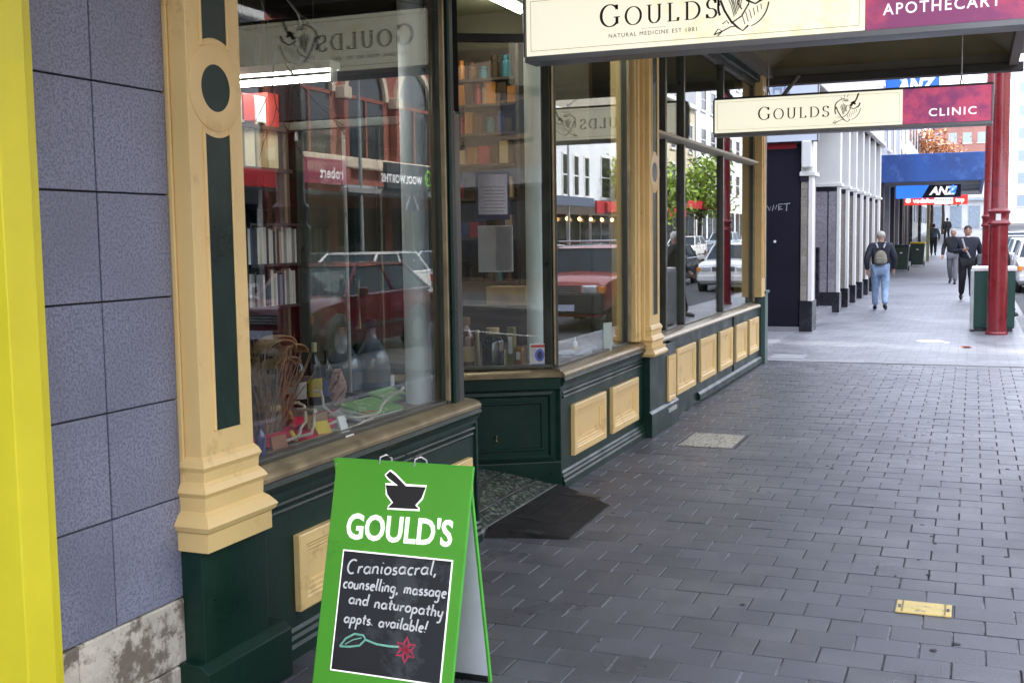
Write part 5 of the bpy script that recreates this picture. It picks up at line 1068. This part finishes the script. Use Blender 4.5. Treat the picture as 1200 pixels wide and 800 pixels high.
# ================================================================== cars
tyre = mat('tyre rubber', (.014, .014, .014), .8); rim = mat('wheel alloy', (.40, .41, .42), .35, metal=.8); cgl = mat('car window glass', (.045, .06, .075), .12, .2, 2, spec=.05); chrome = mat('headlamp lens', (.65, .68, .70), .1, metal=.5); amberl = mat('amber indicator', (.8, .25, .02), .3); plastic = mat('dark bumper plastic', (.03, .03, .032), .6); plate = mat('number plate', (.55, .6, .75), .5); tail = mat('red tail lamp', (.35, .01, .01), .3)
def car(lab, paint, L_=4.2, Wd=1.72, bon=.95, blen=1.05, roof=1.45, rt0=1.75, rt1=3.4, rb=4.0, belt=.95, gnd=.22, rack=False, bumper=None, group='cars in the street', cat='car', fz=.54):
    t = empty('car', (0, 0, 0), lab, cat, group); hw = Wd/2
    st = [(0.02, .42, bon-.28, .80), (.10, .28, bon-.14, .93), (.35, gnd, bon-.05, .99), (blen, gnd, bon+.02, 1), (blen+.35, gnd, belt, 1), (L_*.6, gnd, belt+.02, 1), (rb-.1, gnd, belt+.02, .99), (L_-.12, .28, belt-.03, .95), (L_, .40, belt-.2, .84)]
    v, f = [], []
    for y, zb, zt, w_ in st:
        a = hw*w_; v += [(-a*.9, y, zb), (-a, y, zb+.14), (-a*1.01, y, (zb+zt)/2+.08), (-a*.97, y, zt-.06), (-a*.86, y, zt), (0, y, zt+.03), (a*.86, y, zt), (a*.97, y, zt-.06), (a*1.01, y, (zb+zt)/2+.08), (a, y, zb+.14), (a*.9, y, zb)]
    n = 11
    for i in range(len(st)-1):
        for j in range(n): f.append((i*n+j, i*n+(j+1) % n, (i+1)*n+(j+1) % n, (i+1)*n+j))
    f += [tuple(range(n)), tuple(range((len(st)-1)*n, len(st)*n))]
    MB().add(v, f).build('body', paint, t, smooth=True)
    a0, a1 = hw*.92, hw*.74; y0, y1 = blen+.05, rb
    P = [(-a0, y0, belt-.02), (a0, y0, belt-.02), (a0, y1, belt), (-a0, y1, belt), (-a1, rt0, roof-.04), (a1, rt0, roof-.04), (a1, rt1, roof-.04), (-a1, rt1, roof-.04)]
    MB().add(P, [(4, 5, 6, 7), (0, 1, 5, 4), (1, 2, 6, 5), (2, 3, 7, 6), (3, 0, 4, 7)]).build('windows', cgl, t)
    MB().add([(-a1-.03, rt0-.04, roof-.05), (a1+.03, rt0-.04, roof-.05), (a1+.03, rt1+.06, roof-.05), (-a1-.03, rt1+.06, roof-.05), (-a1*.85, rt0+.15, roof), (a1*.85, rt0+.15, roof), (a1*.85, rt1-.1, roof), (-a1*.85, rt1-.1, roof)], [(4, 5, 6, 7), (0, 1, 5, 4), (1, 2, 6, 5), (2, 3, 7, 6), (3, 0, 4, 7), (0, 1, 2, 3)]).build('roof', paint, t, smooth=True)
    for sx in (-1, 1):
        for (p, q) in (((sx*a0, y0, belt-.02), (sx*a1, rt0, roof-.03)), ((sx*a0, y1, belt), (sx*a1, rt1, roof-.03)), ((sx*a0, (y0+y1)/2+.1, belt), (sx*a1, (rt0+rt1)/2, roof-.03)), ((sx*a0, y0, belt-.01), (sx*a0, y1, belt+.01))): MB().tube([p, q], .032, 6).build('pillar', paint, t)
        MB().box(sx*(hw+.09)-.08, sx*(hw+.09)+.08, y0+.25, y0+.33, belt, belt+.13).build('mirror', paint, t, bevel=.02)
        MB().box(sx*hw*.62-.15, sx*hw*.62+.15, -.0, .10, bon-.34, bon-.18).build('headlight', chrome, t, bevel=.03)
        MB().box(sx*hw*.88-.06, sx*hw*.88+.06, .02, .16, bon-.34, bon-.2).build('indicator', amberl, t, bevel=.02); MB().box(sx*hw*.8-.12, sx*hw*.8+.12, L_-.05, L_+.01, belt-.28, belt-.08).build('tail_light', tail, t, bevel=.02)
        MB().box(sx*(hw*1.0)-.012, sx*(hw*1.0)+.012, blen+.4, L_-.9, .46, .52).build('side_strip', plastic, t)
        for y in (.78, L_-.82):
            wh = MB().tube([(sx*(hw-.17), y, .31), (sx*(hw+.015), y, .31)], .31, 22).build('wheel', tyre, t); MB().tube([(sx*(hw+.012), y, .31), (sx*(hw+.024), y, .31)], .19, 14).build('rim', rim, wh)
            MB().tube([(sx*(hw-.1), y, .34), (sx*(hw+.008), y, .34)], .385, 22).build('wheel_arch', plastic, t)
    MB().box(-hw*.92, hw*.92, -.06, .12, .34, fz).build('front_bumper', bumper or paint, t, bevel=.04); MB().box(-hw*.92, hw*.92, L_-.12, L_+.05, .36, .58).build('rear_bumper', bumper or paint, t, bevel=.04)
    gr = MB().box(-hw*.40, hw*.40, -.0, .08, bon-.33, bon-.19).build('grille', plastic, t); MB().box(-.26, .26, -.075, -.055, .40, .52).build('number_plate', plate, t)
    for k in range(3): MB().box(-hw*.40, hw*.40, -.012, .0, bon-.31+k*.04, bon-.30+k*.04).build('bar', chrome, gr)
    if rack:
        for y in (rt0+.2, rt1-.2): MB().tube([(-a1-.05, y, roof+.09), (a1+.05, y, roof+.09)], .022, 6).build('roof_bar', rim, t)
        for sx in (-1, 1): MB().tube([(sx*a1*.3, y0-.02, belt+.03), (sx*a1*.3-.5, y0+.12, belt+.1)], .01, 5).build('wiper', black_p, t)
    return t
RZ = -.14
burg = mat('burgundy car paint', (.085, .006, .014), .15, .05, 2, coat=.8); redc_ = mat('faded red car paint', (.42, .06, .05), .3, .08, 2, coat=.4); silv = mat('pale blue silver car paint', (.42, .50, .60), .2, .03, 2, coat=.6); whc = mat('white car paint', (.75, .75, .74), .25, .03, 2, coat=.6); dkc = mat('dark grey car paint', (.05, .055, .065), .2, .05, 2, coat=.6); teal = mat('blue green car paint', (.06, .16, .19), .2, .05, 2, coat=.6)
place(car('dark burgundy hatchback driving past in the near lane, reflected in the first window', burg, 4.1, 1.7, .93, 1.0, 1.43, 1.7, 3.2, 3.9), (4.3, 13.7, RZ))
place(car('faded red four wheel drive with dark bumper and roof bars, reflected in the second window', redc_, 4.3, 1.75, 1.06, 1.15, 1.60, 1.60, 4.0, 4.2, 1.02, .34, True, plastic, fz=.74), (2.02, 20.2, RZ))
cw = car('white car parked at the near kerb beside the far red posts', whc, 4.3, 1.75, .98, 1.1, 1.5, 1.8, 3.7, 4.15, 1.0); place(cw, (2.0, 35, RZ))
cs = car('pale silver blue hatchback across the road, reflected near the frame of first window', silv, 4.0, 1.7, .95, .95, 1.48, 1.6, 3.3, 3.85); place(cs, (8.0, 26.0, RZ))
for src, x, y, lab in ((cs, 9.9, 31, 'pale blue car parked opposite beneath the arched brick building'), (cw, 8.0, 21.0, 'white hatchback in the middle of the road behind the burgundy car'), (cw, 9.9, 37.2, 'white car parked opposite by the dark fascia sign'), (cs, 9.9, 51, 'silver blue car parked opposite in front of the red shop fascia'), (cw, 2.0, 41.5, 'white car parked second along the near kerb'), (cw, 9.9, 61, 'white car parked opposite beside the green street tree'), (cs, 9.9, 72, 'silver car parked opposite beyond the street tree'), (cw, 5.0, 56, 'white car coming down the middle of the far road')):
    place(copy_tree(src), (x, y, RZ+hill(y)), 0, lab)
ct = car('blue green hatchback parked third along the near kerb', teal, 4.0, 1.7); place(ct, (2.0, 47.6, RZ+hill(47))); cd_ = copy_tree(ct); place(cd_, (9.9, 44, RZ+hill(44)), 0, 'blue green hatchback parked opposite between white and silver cars')
cg = car('dark grey car parked fourth along the near kerb', dkc, 4.4, 1.75); place(cg, (2.0, 54, RZ+hill(54))); place(copy_tree(cg), (5.2, 38, RZ), 0, 'dark grey car driving up the middle lane'); place(copy_tree(cw), (2.0, 61, RZ+hill(61)), 0, 'white car parked fifth along the near kerb')

# ================================================================== the far side of the street (seen in the windows)
FO = Fr((14.1, 0, 0), (0, 1, 0), (-1, 0, 0))
def facade(name, lab, y0, y1, h, m, wins, wm=None, awn=None, awm=None, depth=12, shop_m=None, frame_m=None):
    t = empty(name, (14.1, (y0+y1)/2, hill(y0)), lab, 'building'); g = hill(y0)
    MB().box(y0, y1, -depth, 0, -.5, h, FO).build('wall', m, t)
    for (a, c, w_, hh) in wins:
        wi = MB().box(a, a+w_, -.1, .012, c, c+hh, FO).build('window', wm or wglass, t); fm = frame_m or wht
        MB().box(a-.1, a+w_+.1, 0, .12, c-.14, c, FO).build('sill', fm, wi); MB().box(a-.08, a, 0, .06, c, c+hh, FO).box(a+w_, a+w_+.08, 0, .06, c, c+hh, FO).box(a-.08, a+w_+.08, 0, .06, c+hh, c+hh+.12, FO).box(a+.0, a+w_, 0.012, .04, c+hh/2-.03, c+hh/2+.03, FO).build('frame', fm, wi)
    n = max(1, int((y1-y0)/3.6)); sw = (y1-y0)/n
    for k in range(n):
        s_ = MB().box(y0+k*sw+.3, y0+(k+1)*sw-.3, -.1, .015, g+.45, g+2.7, FO).build('shop_window', shop_m or wglass, t); MB().box(y0+(k+.5)*sw-.04, y0+(k+.5)*sw+.04, .01, .05, g+.45, g+2.7, FO).build('mullion', frame_m or wht, s_)
    if awn:
        MB().box(y0+.1, y1-.1, 0, 2.6, g+3.1, g+3.22, FO).build('awning_slab', mat('grey canopy', (.4, .44, .48)), t); MB().box(y0+.1, y1-.1, 2.6, 2.7, g+awn[0], g+awn[1], FO).build('awning_fascia', awm, t)
    MB().box(y0, y1, -.2, .3, h-.3, h, FO).build('cornice', frame_m or wht, t, bevel=.05)
    return t
brick = mat('red brown brick', (.30, .10, .075), .8, .2, 3, .3, 40); sandst = mat('sandstone trim', (.66, .55, .42), .8, .15, 3); grn_s = mat('supermarket fascia charcoal', (.05, .06, .07), .5); redf = mat('red shop fascia', (.42, .02, .03), .5, .1, 1); greyf = mat('grey awning fascia', (.30, .30, .31), .5); whf = mat('white render facade', (.66, .68, .72), .8, .06, .6)
facade('opposite_shop', 'low cream shop across the road, nearest the viewer', 6, 17.8, 7.5, mat('cream render', (.5, .44, .32), .8, .1, .6), [(8+3*k, 4.3, 1.2, 1.8) for k in range(3)], awn=(3.0, 3.4), awm=greyf)
facade('opposite_shop', 'grey rendered two storey shop across the road, second along', 18, 28.3, 8.2, mat('grey render', (.3, .31, .34)), [(19.2+3*k, 4.4, 1.3, 2) for k in range(3)], awn=(3.0, 3.45), awm=redf)
facade('opposite_shop', 'buff rendered shop across the road behind the viewer', -22, 5.8, 9.5, mat('buff render', (.24, .18, .13), .8, .1, .6), [(-20+3.2*k, 4.6, 1.3, 2) for k in range(8)], awn=(3.0, 3.4), awm=greyf, frame_m=mat('buff render', (.24, .18, .13)))  # frontage added behind the camera to keep bright sky out of the splayed glass
facade('opposite_shop', 'tan rendered hall across the road farthest behind the viewer', -50, -22.2, 10.5, mat('tan render', (.24, .19, .14), .8, .1, .6), [(-48+3.2*k, 4.6, 1.3, 2) for k in range(8)], awn=(3.0, 3.4), awm=greyf, frame_m=mat('tan render', (.24, .19, .14)))  # second added frontage, covering low sky for the same glass
ar = facade('arcade_building', 'red brown brick building with tall pale edged arches across the road', 28.5, 43.5, 11.5, brick, [], awn=(3.0, 3.15), awm=greyf, frame_m=sandst)
for k in range(4):
    a = 29.6+k*3.6; w_ = 2.6; cx_ = a+w_/2; n = 12; zt = 6.4; r_ = w_/2
    pts = [(a, 4.4), (a+w_, 4.4)]+[(cx_+r_*math.cos(math.pi*i/n), zt+r_*math.sin(math.pi*i/n)) for i in range(n+1)]
    wi = MB().prism(pts, -.1, .012, FO).build('arched_window', wglass, ar); b = MB()
    for i in range(n): 
        t0, t1 = math.pi*i/n, math.pi*(i+1)/n; b.prism([(cx_+r_*math.cos(t0), zt+r_*math.sin(t0)), (cx_+(r_+.22)*math.cos(t0), zt+(r_+.22)*math.sin(t0)), (cx_+(r_+.22)*math.cos(t1), zt+(r_+.22)*math.sin(t1)), (cx_+r_*math.cos(t1), zt+r_*math.sin(t1))], .0, .14, FO)
    b.build('arch_moulding', sandst, wi, kind='stuff'); MB().box(a, a+w_, 0.01, .06, 6.3, 6.42, FO).box(cx_-.05, cx_+.05, .01, .06, 4.4, 6.3, FO).build('glazing_bars', brick, wi)
    MB().box(a-.55, a-.25, 0, .3, 3.4, 6.2, FO).build('column', brick, ar, bevel=.04); MB().box(a-.65, a-.15, 0, .38, 6.2, 6.6, FO).build('capital', sandst, ar, bevel=.05)
MB().box(28.5, 43.5, 0, .35, 4.0, 4.35, FO).build('string_course', sandst, ar, bevel=.05)
def opp_sign(name, y0, y1, z0, z1, m, lab, word, wm, size, out=2.75, extra=None):
    t = empty(name, FO((y0+y1)/2, out, z0), lab, 'sign'); MB().box(y0, y1, out, out+.15, z0, z1, FO).build('board', m, t, bevel=.02)
    F_ = Fr(FO(y1, out+.151, 0), (0, -1, 0), (-1, 0, 0)); b = MB(); text(b, F_, word, .9 if extra else .2, z0+(z1-z0)*.25, size, b=.002, bold=.01, space=1.1); b.build('lettering', wm, t, kind='stuff', normals=False)
    if extra:
        b = MB(); c_, z_ = .45, (z0+z1)/2
        b.stroke(F_, arc(c_, z_, .22, .22, 60, 400, 18), .07, .002, .01); b.stroke(F_, [(c_-.1, z_+.1), (c_-.04, z_-.1), (c_, z_+.04), (c_+.05, z_-.1), (c_+.1, z_+.1)], .04, .002, .01); b.build('round_mark', extra, t, kind='stuff', normals=False)
    return t
lg = mat('leaf green sign mark', (.25, .65, .05), .5, emit=.2)
opp_sign('fascia_sign', 30.6, 33.8, 3.16, 3.95, grn_s, 'charcoal fascia sign reading WOOLWORTHS with green mark on the arcade awning across the road', 'WOOLWORTHS', inkw, .34, extra=lg)
opp_sign('fascia_sign', 26.0, 28.2, 3.16, 3.85, mat('plum sign', (.30, .02, .08), .5), 'plum red fascia sign across the road left of the charcoal one', 'BOBBY', inkw, .36) if False else opp_sign('fascia_sign', 25.6, 28.2, 3.16, 3.85, mat('plum sign', (.30, .02, .08), .5), 'plum red fascia sign across the road next to the charcoal one', 'robert', inkw, .42)
t = empty('street_banner', FO(35.4, 1.2, 3), 'blue banner with white diagonal cross lines hanging across the road', 'banner'); MB().box(34.9, 36.0, 1.2, 1.24, 2.6, 3.95, FO).build('cloth', mat('blue banner', (.03, .05, .25), .7), t)
b = MB(); Fb_ = Fr(FO(0, 1.242, 0), (0, 1, 0), (-1, 0, 0)); [b.stroke(Fb_, p, .06, 0, .006) for p in ([(34.95, 2.65), (35.95, 3.9)], [(35.95, 2.65), (34.95, 3.9)], [(35.0, 3.6), (35.9, 3.2)])]; b.build('cross_lines', inkw, t, kind='stuff', normals=False)
facade('opposite_shop', 'plain mauve grey two storey building between the arches and the white building', 43.7, 51.5, 8.6, mat('mauve render', (.34, .29, .34), .8, .1, .6), [(45+2.6*k, 4.4, 1.2, 1.9) for k in range(3)], awn=(3.0, 3.4), awm=mat('blue grey fascia', (.10, .13, .2), .5))
g_ = hill(52)
fw = facade('white_building', 'long white two storey building with tall windows across the road', 51.7, 70, 8.0, whf, [(52.8+(1.75*k), g_+3.7, .75, 2.0) for k in range(4)]+[(61+2.4*k, g_+3.7, 1.6, 2.2) for k in range(4)], awn=(2.65, 3.25), awm=redf)
opp_sign('fascia_sign', 53, 63, g_+2.72, g_+3.18, redf, 'long red fascia sign with white lettering on the white building', 'COFFEE   SUPPLIES   GIFTS', inkw, .36, out=2.71)
wlamp = mat('warm shop lamp', (1, .55, .2), .5, 0, emit=6)
for k in range(6): o = MB().ball(FO(53.5+k*1.9, .6, g_+2.45), .10, .10, .10, 8, 6).build('shop_lamp', wlamp); tag(o, f'small warm lamp, {ORD[k]} along, glowing under the red fascia across the road', 'lamp', 'lamps under the red fascia')
facade('opposite_shop', 'cream three storey building far across the road beyond the white one', 70.2, 84, 11, mat('cream render', (.5, .44, .32)), [(71.5+2.6*k, 4.6+3*j, 1.2, 1.9) for k in range(5) for j in range(2)], awn=(2.9, 3.4), awm=mat('red shop fascia', (.42, .02, .03)))
facade('far_white_block', 'tall white block at the far end of the opposite row', 84.5, 118, 17, whf, [(86+3.4*k, 5+3*j, 1.6, 1.6) for k in range(9) for j in range(4)])

# ---- the end of the street and the hillside
def block(name, lab, x0, x1, y, d, z0, z1, m, cols, rows, ww=1.2, wh=1.5):
    t = empty(name, ((x0+x1)/2, y, z0), lab, 'building'); MB().box(x0, x1, y, y+d, z0, z1).build('wall', m, t); F_ = Fr((0, y, 0), (1, 0, 0), (0, -1, 0))
    for i in range(cols):
        for j in range(rows):
            cx_ = x0+(i+.5)*(x1-x0)/cols; cz = z0+2+(j+.5)*(z1-z0-2.5)/rows; wi = MB().box(cx_-ww/2, cx_+ww/2, -.1, .02, cz-wh/2, cz+wh/2, F_).build('window', mat('pale window', (.3, .36, .42), .2), t); MB().box(cx_-ww/2-.1, cx_+ww/2+.1, 0, .12, cz-wh/2-.12, cz-wh/2, F_).build('sill', wht, wi)
    MB().box(x0-.2, x1+.2, y-.3, y+d, z1, z1+.4).build('cornice', wht, t); return t
block('end_building', 'white office block closing the end of the street', 4.2, 20, 165, 15, 2, 22, whf, 5, 6)
q = gy(170, 1052, 150); block('end_building', 'pale blue grey block above the blue awning at the street end', q.x-9, q.x+.5, 170, 12, 2, 17.2, mat('blue grey render', (.30, .36, .46), .8, .1, .2), 4, 4)
block('end_building', 'pale stone block beside the autumn tree at the street end', q.x+.7, q.x+3.6, 150, 12, 2, 16.0, mat('pale stone render', (.55, .54, .52), .8, .1, .3), 2, 4)
block('end_building', 'red brick house below the autumn tree at the street end', q.x+4, q.x+12, 180, 12, 3, 17.0, mat('pinkish brick', (.34, .16, .13), .8, .15, .6), 4, 4)
b = MB(); 
for x, z in ((-260, 0), (-200, 16), (-120, 24), (-60, 20), (-10, 17), (40, 20), (120, 32), (220, 26), (320, 10), (400, 0)): b.v += [(x, 420, -2), (x, 430+abs(x)*.1, z)]
b.f = [(2*i, 2*i+2, 2*i+3, 2*i+1) for i in range(9)]; b.build('hills', mat('hillside', (.10, .13, .09), .9, .3, .02), kind='structure', smooth=True)

# ---- trees
def tree(loc, h, r_, lab, leafm, n=2600, seed=1, ls=.16, name='street_tree', trunk_h=.35, bare=0):
    random.seed(seed); t = empty(name, loc, lab, 'tree'); x, y, z = loc; b = MB(); pts = []
    b.tube([(x, y, z-.3), (x+.05, y, z+h*.2), (x-.03, y+.05, z+h*trunk_h), (x, y, z+h*.62)], [.16, .13, .11, .05], 8)
    cl = []
    for k in range(16):
        a = random.uniform(0, 6.28); zz = z+h*random.uniform(trunk_h*.8, .62); rr = r_*random.uniform(.45, .95); tip = Vector((x+rr*math.cos(a), y+rr*math.sin(a), zz+h*random.uniform(.08, .34)))
        b.tube([(x, y, zz), Vector((x, y, zz)).lerp(tip, .5)+Vector((0, 0, .1*h*random.random())), tip], [.06, .035, .012], 5); cl.append(tip); cl.append(Vector((x, y, zz)).lerp(tip, .6)+Vector((random.uniform(-.3, .3), random.uniform(-.3, .3), .05*h)))
    b.build('trunk', mat('bark', (.09, .07, .055), .9, .3, 6), t)
    lf = MB()
    for k in range(n):
        c_ = random.choice(cl); g_ = r_*.30; p = c_+Vector((random.gauss(0, g_), random.gauss(0, g_), random.gauss(0, g_*.8))); s_ = ls*random.uniform(.5, 1.2)
        u = Vector((random.uniform(-1, 1), random.uniform(-1, 1), random.uniform(-1, 1))).normalized(); v = u.cross(Vector((random.uniform(-1, 1), random.uniform(-1, 1), 1))).normalized()
        lf.add([p-u*s_, p-v*s_*.5, p+u*s_, p+v*s_*.5], [(0, 1, 2, 3)])
    lf.build('crown', leafm, t, kind='stuff', normals=False); return t
yg = mat('yellow green leaves', (.22, .32, .035), .6, .3, 1, rnd=.5); rust = mat('rust autumn leaves', (.42, .16, .05), .6, .3, 1, rnd=.5); dg_ = mat('dark green leaves', (.05, .10, .03), .6, .3, 1, rnd=.4)
for i, (y, hh) in enumerate(((63.5, 6.2), (76, 6.5))): tree((11.9, y, hill(y)), hh, 1.9, ['yellow green street tree across the road in front of the white building', 'second yellow green street tree farther across the road'][i], yg, 2600, 3+i, .2)
q = gy(110, 1093, 170); tree((q.x, 110, hill(110)), q.z-hill(110)+2.2, 2.6, 'rust and green autumn tree above the blue awning at the street end', rust, 2600, 8, .22, 'autumn_tree'); tree((q.x+.9, 113, hill(113)), q.z-hill(113)+.8, 1.6, 'small green tree in front of the autumn tree', dg_, 1500, 9, .2, 'autumn_tree')
for i, y in enumerate((29.5, 48)):
    t = empty('lamp_standard', (11.5, y, 0), ['grey lamp standard on the opposite kerb by the arcade', 'grey lamp standard on the opposite kerb by the white building'][i], 'lamp post'); MB().lathe((11.5, y, hill(y)), [(.1, 0), (.1, .8), (.06, 1), (.045, 7.4)], 10).build('pole', mat('lamp post grey', (.3, .31, .32), .5), t, smooth=True); MB().tube([(11.5, y, 7.3+hill(y)), (10.9, y, 7.7+hill(y)), (10.0, y, 7.75+hill(y))], .035, 6).build('arm', mat('lamp post grey', (.3, .31, .32)), t); MB().box(9.4, 10.1, y-.12, y+.12, 7.68+hill(y), 7.8+hill(y)).build('lantern', white_p, t, bevel=.03)
for i, (x, y) in enumerate(((.60, 23.9),)):
    t = empty('parking_meter', (x, y, 0), ['grey parking meter post on the near kerb beside the red four wheel drive'][i], 'parking meter')
    MB().lathe((x, y, 0), [(.05, 0), (.04, .05), (.03, .9)], 10).build('stem', mat('lamp post grey', (.3, .31, .32)), t); MB().box(x-.09, x+.09, y-.07, y+.07, .9, 1.2).build('head', mat('lamp post grey', (.3, .31, .32)), t, bevel=.03); MB().box(x-.06, x+.06, y-.075, y-.068, 1.0, 1.12).build('dial', black_p, t)
